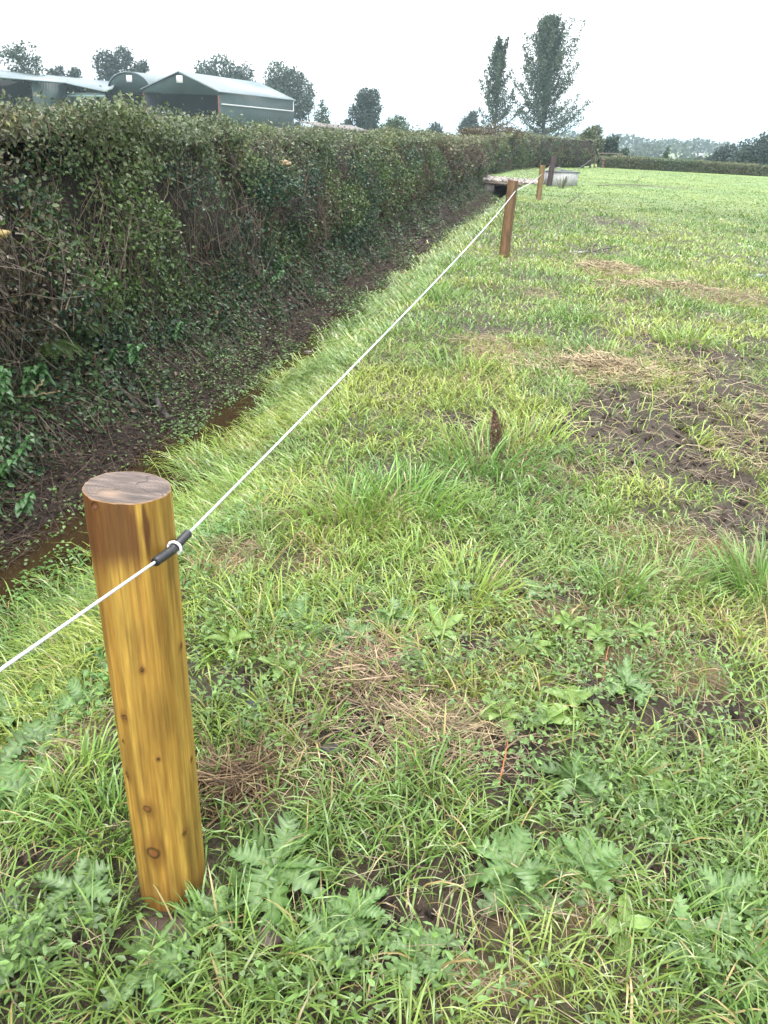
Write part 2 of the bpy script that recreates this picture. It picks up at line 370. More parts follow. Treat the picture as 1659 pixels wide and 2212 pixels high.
# crumbs of soil
g = G()
x = []; y = []
for (r0, r1, dens) in [(.4, 2.2, 900), (2.2, 6, 420), (6, 14, 90)]:
    a, b_ = polar(r0, r1, dens); k = rng.uniform(0, 1, len(a)) < mudm(a, b_)*.9; x.append(a[k]); y.append(b_[k])
x = np.concatenate(x); y = np.concatenate(y); n = len(x)
oct_ = np.array([(1, 0, 0), (-1, 0, 0), (0, 1, 0), (0, -1, 0), (0, 0, 1), (0, 0, -1.)])
rr = rng.exponential(.007, n).clip(.003, .022)*(1+np.hypot(x, y)/20)
V = np.stack([x, y, gz(x, y)+rr*.4], 1)[:, None]+oct_[None]*rr[:, None, None]*rng.uniform(.6, 1.3, (n, 6, 1))
ft8 = np.array([(0, 2, 4), (2, 1, 4), (1, 3, 4), (3, 0, 4), (2, 0, 5), (1, 2, 5), (3, 1, 5), (0, 3, 5)])
g.add(V, None, ((np.arange(n)*6)[:, None, None]+ft8).reshape(-1, 3), np.repeat(np.array([.04, .027, .019])*rng.uniform(.5, 1.5, (n, 1)), 6, 0))
tag(g.obj('soil_crumbs', MSOIL), 'dark crumbs of wet soil on the bare patches', 'soil', kind='stuff')
# low broad-leaved ground cover (clover, chickweed)
g = G()
LOW = [(1200,1480,230,130,1500),(1330,1430,160,90,700),(620,1440,120,90,700),(1250,1750,200,120,900),(560,1560,120,60,400),(900,1330,200,60,500),(120,1480,150,150,1300),(1500,1850,130,150,600),
       (200,1300,90,50,900),(430,1380,60,80,400),(80,2080,90,90,400),(1000,1460,120,70,500),(1420,1620,140,60,500),(1230,1250,200,50,500),(700,2130,500,70,900),(480,1340,90,60,400),(1560,1720,90,120,350)]
for (px, py, rx, ry, n) in LOW:
    c = pix(px, py); a = pix(px+rx, py, c[2]); b_ = pix(px, py-ry, c[2]); d = pix(px, py+ry, c[2])
    n = int(n*.5); q_ = rng.normal(0, .75, (n//7+1, 2)); q_ = np.repeat(q_, 7, 0)[:n]+rng.normal(0, .06, (n, 2))
    x = c[0]+q_[:, 0]*(a[0]-c[0]); y = c[1]+q_[:, 1]*(b_[1]-d[1])/2; z = gz(x, y)+rng.uniform(.03, .11, n)
    d_ = rdir(n); d_[:, 2] = d_[:, 2]*.3; N = rdir(n)*.5+[0, 0, 1]
    col = np.array([.125, .225, .048])*rng.uniform(.5, 1.35, (n, 1))+rng.uniform(0, .03, (n, 1))
    leaves(g, np.stack([x, y, z], 1), d_, N, rng.uniform(.012, .032, n), rng.uniform(.006, .014, n), col, True, .14)
tag(g.obj('low_weeds', MLW), 'small round-leaved weeds spread low among the grass', 'weeds', kind='stuff')

# ------------------------------------------------------------------ HEDGE
hp = [ft(-2.88, s) for s in np.linspace(-4, 33, 30)]
e1 = pix(1205, 372, 0); e2 = pix(1262, 366, 0)
x_, y_ = ft(-2.9, 38); hp += [(x_, y_), (e1[0]-.6, e1[1]+6), (e2[0]-.2, e2[1]+3), (e2[0]+1.2, e2[1]+3.4)]
hp = np.array(hp)
seg = np.r_[0, np.cumsum(np.hypot(*np.diff(hp, axis=0).T))]
def hpos(u):
    x = np.interp(u, seg, hp[:, 0]); y = np.interp(u, seg, hp[:, 1])
    dx = np.interp(u+.3, seg, hp[:, 0])-np.interp(u-.3, seg, hp[:, 0]); dy = np.interp(u+.3, seg, hp[:, 1])-np.interp(u-.3, seg, hp[:, 1])
    l_ = np.hypot(dx, dy)+1e-9; return x, y, dy/l_, -dx/l_          # outward (field side) normal
ZT = 1.58
def hsurf(u, v, off):
    # v in 0..1 up the face, 1..1.5 across the top
    x, y, nx_, ny_ = hpos(u)
    ztop = ZT-.04*ss(5, 17, u)+(fbm(u*.35, u*0, 300, 3)-.5)*.13+.05*ss(9, 5.5, u)+(vn(u*2.5, u*0+2, 303)-.5)*.1 + .33*ss(36, 50, u)
    zb = -.25+.38*ss(13, 30, u)
    f = np.clip(v, 0, 1); tp = np.clip(v-1, 0, .6)/.5
    bul = .38*np.sin(np.pi*np.clip(f*.9+.12, 0, 1))**.6 - .12*(1-f)
    bul = bul + (fbm(u*1.1, f*2.2, 310, 3)-.5)*.5
    w_ = np.where(v > 1, .28-tp*1.1, bul)+off
    z = zb+(ztop-zb)*f+np.where(v > 1, .05*np.sin(tp*3)+off*.6, 0)
    return np.stack([x+nx_*w_, y+ny_*w_, z], -1), nx_, ny_
hroot = empty('hedge', (hp[6][0], hp[6][1], 0), 'long clipped field hedge on the brown bank beyond the ditch', 'hedge')
g = G(); uu = np.linspace(0, seg[-1], 420); vv = np.r_[np.linspace(-.12, 1, 26), np.linspace(1.05, 1.55, 8)]
U, V_ = np.meshgrid(uu, vv); P, _, _ = hsurf(U, V_, -.22)
P = P + (fbm(U*6, V_*9, 320, 2)-.5)[..., None]*.14
P[-1, :, 2] = -.2
idx = np.arange(U.size).reshape(U.shape)
q = np.stack([idx[:-1, :-1], idx[:-1, 1:], idx[1:, 1:], idx[1:, :-1]], -1).reshape(-1, 4)
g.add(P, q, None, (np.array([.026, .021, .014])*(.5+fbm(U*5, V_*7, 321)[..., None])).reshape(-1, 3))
g.obj('shade_core', MSOIL, hroot, True)  # solid dark shell, its colour paints the shade inside the hedge
g = G(); ULIM = seg[-1]
for (u0, u1, n, L) in [(1, 7.5, 44000, .035), (7.5, 12, 58000, .036), (12, 18, 46000, .04), (18, 27, 34000, .052), (27, 40, 20000, .075), (40, ULIM, 14000, .10)]:
    u = rng.uniform(u0, u1, n); v = rng.beta(1.1, 1.0, n)*1.48-.12
    off = rng.normal(-.04, .07, n)
    # clumps with gaps between them
    cl = fbm(u*2.0, v*4.0, 330, 3); bare = fbm(u*.8+4, v*1.8, 331, 2)
    dens = ss(.38, .52, cl)*.82+.18
    dens *= 1-.75*ss(.5, .72, bare)*ss(1., .55, v)
    dens *= .30+.70*ss(-.08, .22, v+.3*(cl-.5))
    k = rng.uniform(0, 1, n) < dens; u, v, off, cl, bare = [a[k] for a in (u, v, off, cl, bare)]; n = len(u)
    off = off+(cl-.5)*.5+np.where((v > .97)&(rng.uniform(0,1,n)<.12), rng.uniform(0, .14, n), 0)
    P, a, b_ = hsurf(u, v, off)
    P = P+rng.normal(0, .012, P.shape)
    N = np.stack([a, b_, .5+0*a], 1)+rdir(n)*.9; D = rdir(n)*.8+np.stack([a*.3, b_*.3, -.25+0*a], 1)
    kind = fbm(u*.9, v*2.2, 340, 3)+rng.normal(0, .09, n)
    c = np.array([.036, .078, .026])*np.ones((n, 1))
    c[kind > .5] = [.055, .10, .028]; c[kind > .6] = [.085, .125, .032]; c[kind < .4] = [.026, .064, .036]
    br = (fbm(u*.6+9, v*1.4, 341, 2)+rng.normal(0, .1, n)) > .62; c[br] = [.085, .06, .032]
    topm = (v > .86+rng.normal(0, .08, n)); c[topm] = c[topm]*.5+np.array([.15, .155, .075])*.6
    lime = (np.exp(-((u-13.5)/.7)**2-((v-.35)/.22)**2)+np.exp(-((u-8.3)/.5)**2-((v-.5)/.18)**2)+np.exp(-((u-19.5)/1.6)**2-((v-.3)/.4)**2)) > rng.uniform(.25, 1.3, n)
    c[lime] = [.10, .19, .04]
    yl = rng.uniform(0, 1, n) < .012; c[yl] = [.22, .20, .07]
    c = c*rng.uniform(.5, 1.35, (n, 1))*np.array([1.03, 1.12, 1.12])*1.02
    l_ = L*rng.uniform(.6, 1.35, n)
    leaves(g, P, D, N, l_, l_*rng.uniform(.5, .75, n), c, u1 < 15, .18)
fo = g.obj('foliage', ML, hroot); fo['kind'] = 'stuff'
# stems and bare twigs showing through the face
g = G()
def htwigs(n, u0, u1, v0, v1, L, r, c, off=.04, dn=-.2):
    u = rng.uniform(u0, u1, n); v = rng.uniform(v0, v1, n); P, a, b_ = hsurf(u, v, rng.normal(off, .06, n))
    along = np.stack([-b_, a, 0*a], 1)
    d = along*rng.normal(-.25, .5, (n, 1))+np.array([0, 0, 1.])*rng.normal(.9*np.sign(dn+1e-6)*-1 if False else .8, .5, (n, 1))+np.stack([a, b_, 0*a], 1)*rng.normal(0.05, .25, (n, 1))
    d = nrm(d)*(L*rng.uniform(.4, 1.3, n))[:, None]; k = rdir(n)*L*.09
    pts = np.stack([P-d*.5, P-d*.17+k, P+d*.17+k*.6, P+d*.5], 1)
    rr = r*rng.uniform(.6, 1.4, n)
    tubes(g, pts, np.stack([rr, rr*.9, rr*.7, rr*.35], 1), 3, np.asarray(c)*rng.uniform(.5, 1.5, (n, 1)))
htwigs(1500, 3, 9, -.1, .7, .45, .003, (.13, .105, .08))
htwigs(900, 3, 14, -.12, .6, .6, .0045, (.11, .085, .065), -.03)
htwigs(1800, 8, 24, -.1, 1., .4, .0035, (.13, .095, .07), .02)
htwigs(1500, 20, ULIM, -.1, 1., .5, .007, (.11, .085, .06), .02)
htwigs(900, 3, 40, .9, 1.3, .16, .0022, (.15, .11, .08), .03)
o = g.obj('bare_twigs', MT, hroot); o['kind'] = 'stuff'

# the brown bank under the hedge: litter, hanging roots, creeping plants
g = G()
def bankpts(n, s0, s1, t0, t1):
    s = rng.uniform(s0, s1, n); t = rng.uniform(t0, t1, n); x, y = ft(t, s); return x, y, t, s
for (s0, s1, n, sc) in [(.8, 6, 7000, 1), (6, 14, 6000, 1.4), (14, 33, 5000, 2.2)]:
    x, y, t, s = bankpts(n, s0, s1, -3.1, -1.7); k = t < -1.88; x, y, t, s = x[k], y[k], t[k], s[k]; n = len(x)
    stalks(g, x, y, rng.uniform(.03, .22, n)*sc**.5, rng.uniform(.0012, .003, n)*sc, np.array([.065, .047, .034])*rng.uniform(.3, 1.9, (n, 1)), .03, .5)
    x, y, t, s = bankpts(n, s0, s1, -3.0, -1.95); N = rdir(n)*.6+[0, 0, 1]
    leaves(g, np.stack([x, y, gz(x, y)+rng.uniform(.005, .03, n)], 1), rdir(n)*[1, 1, .3], N, rng.uniform(.02, .05, n)*sc**.6, rng.uniform(.012, .03, n)*sc**.6, np.array([.05, .03, .02])*rng.uniform(.35, 2.0, (n, 1)), False)
n = 2600; x, y, t, s = bankpts(n, .8, 16, -3.0, -2.2); p = np.stack([x, y, gz(x, y)+rng.uniform(.01, .16, n)], 1)   # stems trailing down the slope
d = np.array([fn[0], fn[1], -.9])[None]+np.array([fd[0], fd[1], 0])*rng.normal(-.3, .6, (n, 1))+rdir(n)*.35; d = nrm(d)*rng.uniform(.08, .4, (n, 1)); k = rdir(n)*.03
tubes(g, np.stack([p-d*.5, p+k, p+d*.5], 1), np.stack([rng.uniform(.0015, .0035, n)]*3, 1)*[1, 1, .6], 3, np.array([.10, .078, .058])*rng.uniform(.3, 1.7, (n, 1)))
tag(g.obj('bank_litter', MT), 'dead stalks, roots and leaf litter on the brown ditch bank', 'leaf litter', kind='stuff')
g = G()
for (s0, s1, n, sc) in [(.8, 6, 19000, 1), (6, 14, 19000, 1.25), (14, 36, 12000, 2.)]:
    x, y, t, s = bankpts(n, s0, s1, -3.0, -1.55); k = t < -1.8; x, y, t, s = x[k], y[k], t[k], s[k]
    m = ss(.40, .54, fbm(x*1.5, y*1.5, 401, 3))*.95+.14
    m = np.where((s<2.6), m*.15, m)
    k = rng.uniform(0, 1, len(x)) < m; x, y, t = x[k], y[k], t[k]; n = len(x)
    z = np.maximum(gz(x, y), -.515)+rng.uniform(.008, .07, n)*ss(-1.5, -2.1, t)+.004; N = rdir(n)*.5+[.5, 0, 1]
    leaves(g, np.stack([x, y, z], 1), rdir(n)*[1, 1, .3], N, rng.uniform(.016, .034, n)*sc, rng.uniform(.012, .022, n)*sc, np.array([.085, .155, .035])*rng.uniform(.5, 1.6, (n, 1)), True, .1)
for (s0, s1, n, sc) in [(.8, 7, 30000, 1), (7, 14, 28000, 1.15), (14, 34, 14000, 1.8)]:   # ivy and bramble hugging the steep upper bank
    x, y, t, s = bankpts(n, s0, s1, -3.0, -2.2)
    m = ss(.34, .50, fbm(s*1.1, t*2.5, 411, 3)+.22*ss(-2.3, -2.7, t))*ss(-2.05, -2.4, t+.35*(fbm(s*2, t, 412)-.5))
    m = m*(1-.3*ss(12, 24, s))
    k = rng.uniform(0, 1, n) < m; x, y, t = x[k], y[k], t[k]; n = len(x)
    z = gz(x, y)+rng.exponential(.05, n); N = rdir(n)*.8+[.8, -.2, .6]; kk = fbm(x*3, y*3, 413)+rng.normal(0, .1, n)
    c = np.where((kk > .5)[:, None], np.array([.05, .105, .03]), np.array([.032, .072, .03])); c[rng.uniform(0, 1, n) < .12] = [.10, .07, .04]
    l_ = rng.uniform(.022, .05, n)*sc; leaves(g, np.stack([x, y, z], 1), rdir(n)*[1, 1, .5]+[.3, 0, -.3], N, l_, l_*rng.uniform(.5, .8, n), c*rng.uniform(.5, 1.6, (n, 1)), True, .15)
# green fringe on the grassy near-left bank
x, y, t, s = bankpts(9000, -1.2, 2.2, -1.75, -.5); n = len(x)
k = rng.uniform(0, 1, n) < ss(.4, .55, fbm(x*2.5, y*2.5, 402)); x, y = x[k], y[k]; n = len(x); N = rdir(n)*.5+[-.2, 0, 1]
leaves(g, np.stack([x, y, gz(x, y)+rng.uniform(.01, .1, n)], 1), rdir(n)*[1, 1, .3], N, rng.uniform(.015, .035, n), rng.uniform(.012, .022, n), np.array([.10, .20, .05])*rng.uniform(.6, 1.5, (n, 1)), True, .1)
tag(g.obj('creeping_plants', ML), 'small bright green creeping leaves patching the ditch banks', 'creeping plants', kind='stuff')

# ------------------------------------------------------------------ POSTS
def cyl_hit(px, py, cx, cy, r):
    d = ray(px, py); o = np.array([-cx, -cy]); a = d[0]**2+d[1]**2; b_ = 2*(o@d[:2]); c = o@o-r*r; q_ = b_*b_-4*a*c
    k = (-b_-math.sqrt(max(q_, 0)))/(2*a); p = d*k+[0, 0, H]; return math.atan2(p[1]-cy, p[0]-cx), p[2]
def post(loc, hgt, r, label, lean=(0, 0), knots=(), col=((.31, .195, .036), (.225, .118, .020), (.09, .045, .012)), cut=(.125, .096, .08), grp='round wooden fence posts', nth=160, nz_=300, seed=0, stain=True, dry=False):
    x0, y0, z0 = loc; root = empty('fence_post', (x0, y0, z0), label, 'fence post', grp)
    th = np.arange(nth)/nth*2*np.pi; zz = np.linspace(-.12, hgt, nz_); TH, ZZ = np.meshgrid(th, zz)
    cx_ = np.cos(TH); sx_ = np.sin(TH)
    rad = r*(1+.012*np.sin(2*TH+1)+.010*np.sin(3*TH+ZZ*1.3)) + (fbm(cx_*5+seed, sx_*5+ZZ*.6, 500+seed)-.5)*.006
    n1 = fbm(cx_*7+sx_*3+20, sx_*6+ZZ*.9+seed, 510+seed, 4); n2 = fbm((TH-np.pi)*9, ZZ*1.2, 520+seed, 3)*ss(3.1, 2.7, abs(TH-np.pi))+fbm(TH*0+2, ZZ*1.2, 521)*ss(2.7, 3.1, abs(TH-np.pi))
    n3 = fbm((TH)*9+1.2*fbm(TH*3, ZZ*4, 531), ZZ*3.0, 530+seed, 3); n4 = fbm(TH*3.5, ZZ*9, 533+seed, 3)
    A, B, Cd = map(np.array, col)
    k1 = ss(.38, .62, n1); C = A*(1-k1[..., None]*.75)+B*k1[..., None]*.75
    k2 = ss(.55, .72, n2); C = C*(1-.42*k2[..., None])+Cd*.42*k2[..., None]
    C = C*(.80+.40*n3[..., None])*(.55+.9*n4[..., None])
    if stain:                                            # brown weathered stain under the cut and near the ground
        dth = np.abs((TH-R(250)+np.pi) % (2*np.pi)-np.pi)
        k = ss(1.15, .95, dth+.6*(n4-.5)+.5*(n3-.5))*ss(.085+.10*n1, .06, hgt-ZZ-.035*np.cos(TH-R(235)))
        C = C*(1-.85*k[..., None])+np.array([.07, .024, .008])*.85*k[..., None]
        k = ss(.13, .0, ZZ+.1*(n1-.5)); C = C*(1-.55*k[..., None])+np.array([.14, .06, .02])*.55*k[..., None]
    for (kt, kz, kr) in knots:
        du = ((TH-kt+np.pi) % (2*np.pi)-np.pi)*r; dv = ZZ-kz; d = np.hypot(du, dv*.9)
        ring = ss(kr*2.6, kr*.8, np.hypot(du, dv*.55)+.003*(n4-.5)); C = C*(1-.6*ring[..., None])+np.array([.12, .05, .010])*.6*ring[..., None]
        core = ss(kr*.75, kr*.5, d+.0012*(n3-.5)); C = C*(1-.8*core[..., None])+np.array([.16, .06, .022])*.8*core[..., None]
        ed = np.exp(-((d-kr*.8)/(kr*.16+.0006))**2); C = C*(1-.8*ed[..., None])
        rad = rad+.0025*np.exp(-(d/(kr*1.6))**2)-.004*core*(kr < .009)
    lx, ly = lean
    Xx = x0+rad*cx_+lx*ZZ; Yy = y0+rad*sx_+ly*ZZ; tilt = np.where(ZZ > hgt-.05, (ZZ-(hgt-.05))/.05, 0)
    dz = (-.07*cx_*r/.075*.075-.03*sx_*.075)*tilt
    Zz = z0+ZZ+dz
    g = G(); idx = np.arange(TH.size).reshape(TH.shape); i2 = np.roll(idx, -1, 1)
    q = np.stack([idx[:-1], i2[:-1], i2[1:], idx[1:]], -1).reshape(-1, 4)
    g.add(np.stack([Xx, Yy, Zz], -1), q, None, C.reshape(-1, 3)); g.obj('shaft', MWOOD, root, True)
    g = G(); nr = 26; rim = np.stack([Xx[-1], Yy[-1], Zz[-1]], -1); cen = rim.mean(0)
    nr = 60 if nth > 100 else 12; f = np.r_[1., .985, np.linspace(.95, .02, nr)]
    P = cen+(rim-cen)[None]*f[:, None, None]; P[:, :, 2] += .0015*(f < .99)[:, None]+((fbm(P[:, :, 0]*60, P[:, :, 1]*160, 540)-.5)*.003)*(f < .96)[:, None]
    cc = np.array(cut)*(.25+1.5*fbm(P[:, :, 0]*25+5, P[:, :, 1]*140, 541, 4))[..., None]
    rr2 = f[:, None]; an2 = np.arctan2(P[:, :, 1]-y0, P[:, :, 0]-x0); cc = cc*(1-.16*(np.sin(rr2*70+3*fbm(an2*1.2+9, rr2*2, 543))[..., None] > .3))
    for ca, wd_ in ((.6, .05), (2.9, .035), (4.4, .045)):
        cr = ss(wd_, 0, np.abs(an2-(ca-np.pi)+.12*np.sin(rr2*14))*rr2)*ss(.12, .3, rr2); cc = cc*(1-.7*cr[..., None])
    pal = np.exp(-(((P[:, :, 0]-(x0-.028))/.022)**2+((P[:, :, 1]-(y0-.038))/.016)**2)); cc = cc*(1-pal[..., None]*.6)+np.array([.32, .22, .14])*.6*pal[..., None]
    cc = np.where((f > .97)[:, None, None], cc*.8+np.array([.12, .06, .01]), cc)
    idx = np.arange(len(f)*nth).reshape(len(f), nth); i2 = np.roll(idx, -1, 1)
    q = np.stack([idx[:-1], i2[:-1], i2[1:], idx[1:]], -1).reshape(-1, 4)
    g.add(P, q, [(idx[-1, 0], idx[-1, i], idx[-1, i+1]) for i in range(1, nth-1)], cc.reshape(-1, 3)); g.obj('sawn_top', MCUT, root, True)
    return root
pz = float(gz(*FO)); PR = .0755
kn = [(333, 1841, .016), (321, 1746, .009), (274, 1549, .006), (280, 1672, .0065), (290, 1811, .008), (216, 1096, .0065), (312, 1448, .004), (272, 1600, .003), (395, 1395, .005), (415, 1640, .004), (345, 1640, .003), (400, 1800, .005)]
post((FO[0], FO[1], 0), 1.05, PR, 'thick golden brown round post nearest the camera with a knotty side', lean=(-.007, 0), knots=[(*cyl_hit(a, b_, FO[0], FO[1], PR), c) for a, b_, c in kn])
p2 = pix(1089, 551, 0); p3 = pix(1163, 431, 0)
post((p2[0], p2[1], 0), 1.09, .078, 'reddish brown second fence post from the camera beside the white rope', lean=(.01, 0), col=((.15, .09, .042), (.10, .052, .025), (.04, .022, .013)), cut=(.10, .07, .06), nth=40, nz_=90, seed=3, stain=False)
post((p3[0], p3[1], 0), .98, .085, 'tan brown third fence post standing short of the stone culvert', col=((.20, .135, .06), (.14, .085, .035), (.08, .045, .022)), cut=(.22, .15, .10), nth=32, nz_=60, seed=6, stain=False)
p4 = pix(1186, 402, 0)
post((p4[0], p4[1], 0), 1.12, .11, 'dark weathered post against the left end of the water trough', lean=(.03, 0), col=((.055, .035, .04), (.04, .025, .028), (.02, .014, .014)), cut=(.07, .05, .05), nth=24, nz_=40, seed=9, stain=False)

# ------------------------------------------------------------------ ROPE
def rope_at(px, py, X0, Y0): return at(px, py, Y0)
mr = mat('white_rope', .5, .4, attr=True, bump=(400, .5, .002)); mb = mat('black_rubber', .45, .5, noise=(90, .25), bump=(300, .5, .002))
rr_ = empty('electric_rope', (FO[0]+.09, FO[1], 1.0), 'thin white electric fence rope running post to post along the ditch', 'rope')
tx0, ty0 = ft(.086, 0)
zr = [(-3.0, 1.0), (0, .985)]
def on_plane(px, py, T):
    d = ray(px, py); k = (T+(FO@fn))/(d[:2]@fn); return d*k+[0, 0, H]
B0 = on_plane(371, 1189, .084); Lf = on_plane(0, 1447, .105); A = B0+(Lf-B0)*6.0; A[2] = Lf[2]+(Lf[2]-B0[2])*.4
print('ROPE', B0, Lf)
q2 = at(1114, 412, p2[1]-.05); q3 = at(1170, 376, p3[1]-.05); q4 = at(1188, 358, p4[1]-.1)
def span(a, b_, sag, n=24):
    u = np.linspace(0, 1, n)[:, None]; p = a*(1-u)+b_*u; p[:, 2] -= (4*sag*u*(1-u))[:, 0]; return p
pts = np.concatenate([span(A, Lf, 0., 12)[:-1], span(Lf, B0, 0., 12)[:-1], span(B0, q2, .05, 60)[:-1], span(q2, q3, .04, 20)[:-1], span(q3, q4, .02, 12)])
fx = np.interp(np.linspace(0, 1, 1400), np.linspace(0, 1, len(pts)), np.arange(len(pts)))
P = np.stack([np.interp(fx, np.arange(len(pts)), pts[:, k]) for k in range(3)], 1)
dist = np.hypot(P[:, 0], P[:, 1]); g = G()
tubes(g, P, (.0025+.00045*np.clip(dist-1, 0, 6)/1)[None]*(1+.06*np.sin(np.arange(1400)*2.1))[None], 8, (.6, .62, .66)); g.obj('cord', mr, rr_, True)
def tube_on(a, d, L, r, name):
    g = G(); d = d/np.linalg.norm(d); u = np.linspace(-.5, .5, 24); rad = r*np.where(abs(u) > .47, .72, 1)*(1+.05*np.sin(u*170))
    tubes(g, a+u[:, None]*L*d, rad, 16, (.022, .023, .027), cap=True); return g.obj(name, mb, rr_, True)
dN = (B0-Lf)/np.linalg.norm(B0-Lf)+(q2-B0)/np.linalg.norm(q2-B0)
u = np.linspace(-1, 1, 40)[:, None]; pp = np.where(u < 0, B0-u*-1*.072*nrm(B0-Lf), B0+u*.072*nrm(q2-B0)); pp[:, :] += 0
g = G(); tubes(g, pp, .0085*np.where(abs(u[:, 0]) > .95, .72, 1)*(1+.05*np.sin(u[:, 0]*60)), 16, (.022, .023, .027), cap=True); g.obj('insulator_tube', mb, rr_, True)
tube_on(q2, q2-B0, .14, .013, 'insulator_tube'); tube_on(q3, q3-q2, .14, .014, 'insulator_tube')
# white staple ring over the tube
g = G(); a = np.linspace(R(-60), R(205), 22); dn = nrm(dN); side = np.array([fn[0], fn[1], 0]); up = np.array([0, 0, 1.])
tubes(g, B0+(side*np.cos(a)[:, None]+up*np.sin(a)[:, None])*.0125+dn*0.012, .0026, 8, (.7, .71, .72), cap=True); g.obj('staple', mr, rr_, True)
# wire with gate handle on the far side of the dark post
q5 = at(1276, 345, p4[1]+14); wr = empty('gate_wire', q4, 'thin sagging wire with a dark handle strung above the trough', 'wire')
g = G(); tubes(g, span(q4, q5, .35, 30), .012, 5, (.16, .16, .16)); g.obj('strand', MT, wr, True)
g = G(); s1 = span(q4, q5, .35, 30); tubes(g, np.stack([s1[7], s1[8], s1[9], s1[10]]), np.array([.02, .04, .04, .02]), 8, (.03, .03, .035)); g.obj('handle', mb, wr, True)

# ------------------------------------------------------------------ WEEDS, each a thing
def leafblade(g, base, az, L, W, rise, droop, col, lobes=0, rib=None, twist=0):
    K = 3*lobes+2 if lobes else 12; u = np.linspace(0, 1, K)
    dx, dy = math.cos(az), math.sin(az)
    hx = L*(u-.12*u*u); hz = L*(rise*u-droop*u*u)
    X_ = nrm(np.array([-dy, dx, rng.normal(0, .35)])); c = base+np.stack([dx*hx, dy*hx, hz], 1)+X_*(np.sin(u*2.6)*L*rng.normal(0, .09))[:, None]
    wp = W*np.sin(np.pi*(.06+.94*u)**.85)**.8
    if lobes:
        saw = np.array([(.15, .75, 1.)[i % 3] for i in range(K)])*rng.uniform(.75, 1.15, K); wl = wp*(.26+.74*saw)*rng.uniform(.8, 1.2); sh = saw*W*rng.uniform(.2, .55)
        zl = (saw-.4)*W*.5
    else: wl = wp; sh = wp*0; zl = wp*.25
    off = np.array([dx, dy, .0])
    l_ = c+X_*wl[:, None]+off*sh[:, None]+np.array([0, 0, 1.])*(zl*rng.uniform(.5, 1.4, K))[:, None]
    r_ = c-X_*wl[:, None]+off*sh[:, None]+np.array([0, 0, 1.])*(zl*rng.uniform(.5, 1.4, K))[:, None]
    V = np.stack([l_, c, r_], 1); i = np.arange(K-1)*3
    q = np.concatenate([np.stack([i, i+1, i+4, i+3], -1), np.stack([i+1, i+2, i+5, i+4], -1)])
    cc = np.repeat((np.array(col)*rng.uniform(.8, 1.2))[None], 3*K, 0).reshape(K, 3, 3)*rng.uniform(.8, 1.2, (K, 3, 1)); cc[:, 1] = np.array(rib if rib is not None else np.array(col)*1.5)
    g.add(V, q, None, cc.reshape(-1, 3))
def plant(name, px, py, label, cat, grp, n, L, W, rise, droop, col, lobes, rib=None):
    p = pix(px, py); g = G(); p = p+[0, 0, .01]; a0 = rng.uniform(0, 6.28)
    for i in range(n):
        inner = i/n; l_ = L*(1.05-.5*inner)*rng.uniform(.8, 1.15)
        leafblade(g, p+np.array([0, 0, .02*inner]), a0+i*2.4+rng.normal(0, .2), l_, W*(l_/L)**.6*rng.uniform(.8, 1.15), rise*(.45+1.2*inner)*rng.uniform(.7, 1.2), droop*(1.0-.2*inner), np.array(col)*rng.uniform(.8, 1.2), lobes, rib)
    root = empty(name, p, label, cat, grp); g.obj('leaves', MLW, root); return root
TC = (.11, .22, .055); TR = (.17, .27, .10)
th = [(590, 1890, .26, 'big pale spiny thistle rosette just right of the nearest post foot'), (1235, 1700, .20, 'blue-green thistle with raised spiny leaves right of the bare soil hole'),
      (1110, 1900, .24, 'wide green thistle in the lower right below the bare soil hole'), (1250, 1890, .19, 'thistle leaning right beside its wide neighbour at the lower right'),
      (765, 1990, .15, 'small thistle low in the grass between two bigger thistles'), (650, 1350, .19, 'upright pale thistle right of the middle of the nearest post'),
      (760, 1390, .15, 'thistle at the top edge of the tan dead grass patch'), (850, 1345, .14, 'little thistle left of a broad dock leaf near mid picture'),
      (60, 1560, .26, 'large leafy thistle at the left edge beyond the nearest post'), (120, 1460, .20, 'thistle on the left bank under the white rope'),
      (60, 1730, .20, 'thistle at the left edge by the dark hollow'), (170, 1950, .17, 'thistle sprawling left of the nearest post foot'),
      (1560, 1960, .18, 'soft green thistle near the lower right corner'), (980, 1290, .13, 'flat small thistle in the grass above the dock leaves'), (1350, 1500, .17, 'feathery thistle leaf cluster on dark soil at right'),
      (700, 2060, .13, 'thistle seedling near the bottom centre'), (1130, 1960, .15, 'thistle growing at the foot of the wide lower right thistle'), (40, 2080, .16, 'pale thistle at the bottom left corner'), (1640, 2120, .17, 'thistle at the very bottom right corner')]
th += [(330, 2120, .17, 'thistle in the grass at the bottom below the nearest post'), (470, 1990, .14, 'thistle between the nearest post foot and the big pale one'), (900, 2090, .16, 'thistle at the bottom centre right of the seedling'),
       (1480, 2060, .17, 'thistle near the bottom right by the bright weeds'), (1380, 1760, .16, 'thistle beside the bright yellow-green weed at right'), (100, 1620, .2, 'thistle overlapping the large one at the left edge'),
       (180, 1530, .18, 'thistle close behind the nearest post on the left'), (900, 1440, .13, 'small thistle at the right tip of the tan dead grass'), (1160, 1290, .14, 'thistle in the middle grass beside upright dead stems')]
for (px, py, L, lb) in th:
    L *= .98
    plant('thistle', px, py, lb, 'thistle', 'spiny thistle rosettes in the grass', rng.integers(11, 17), L*.92, L*.19, .62, .85, np.array(TC)*rng.uniform(.65, 1.1), 6, TR)
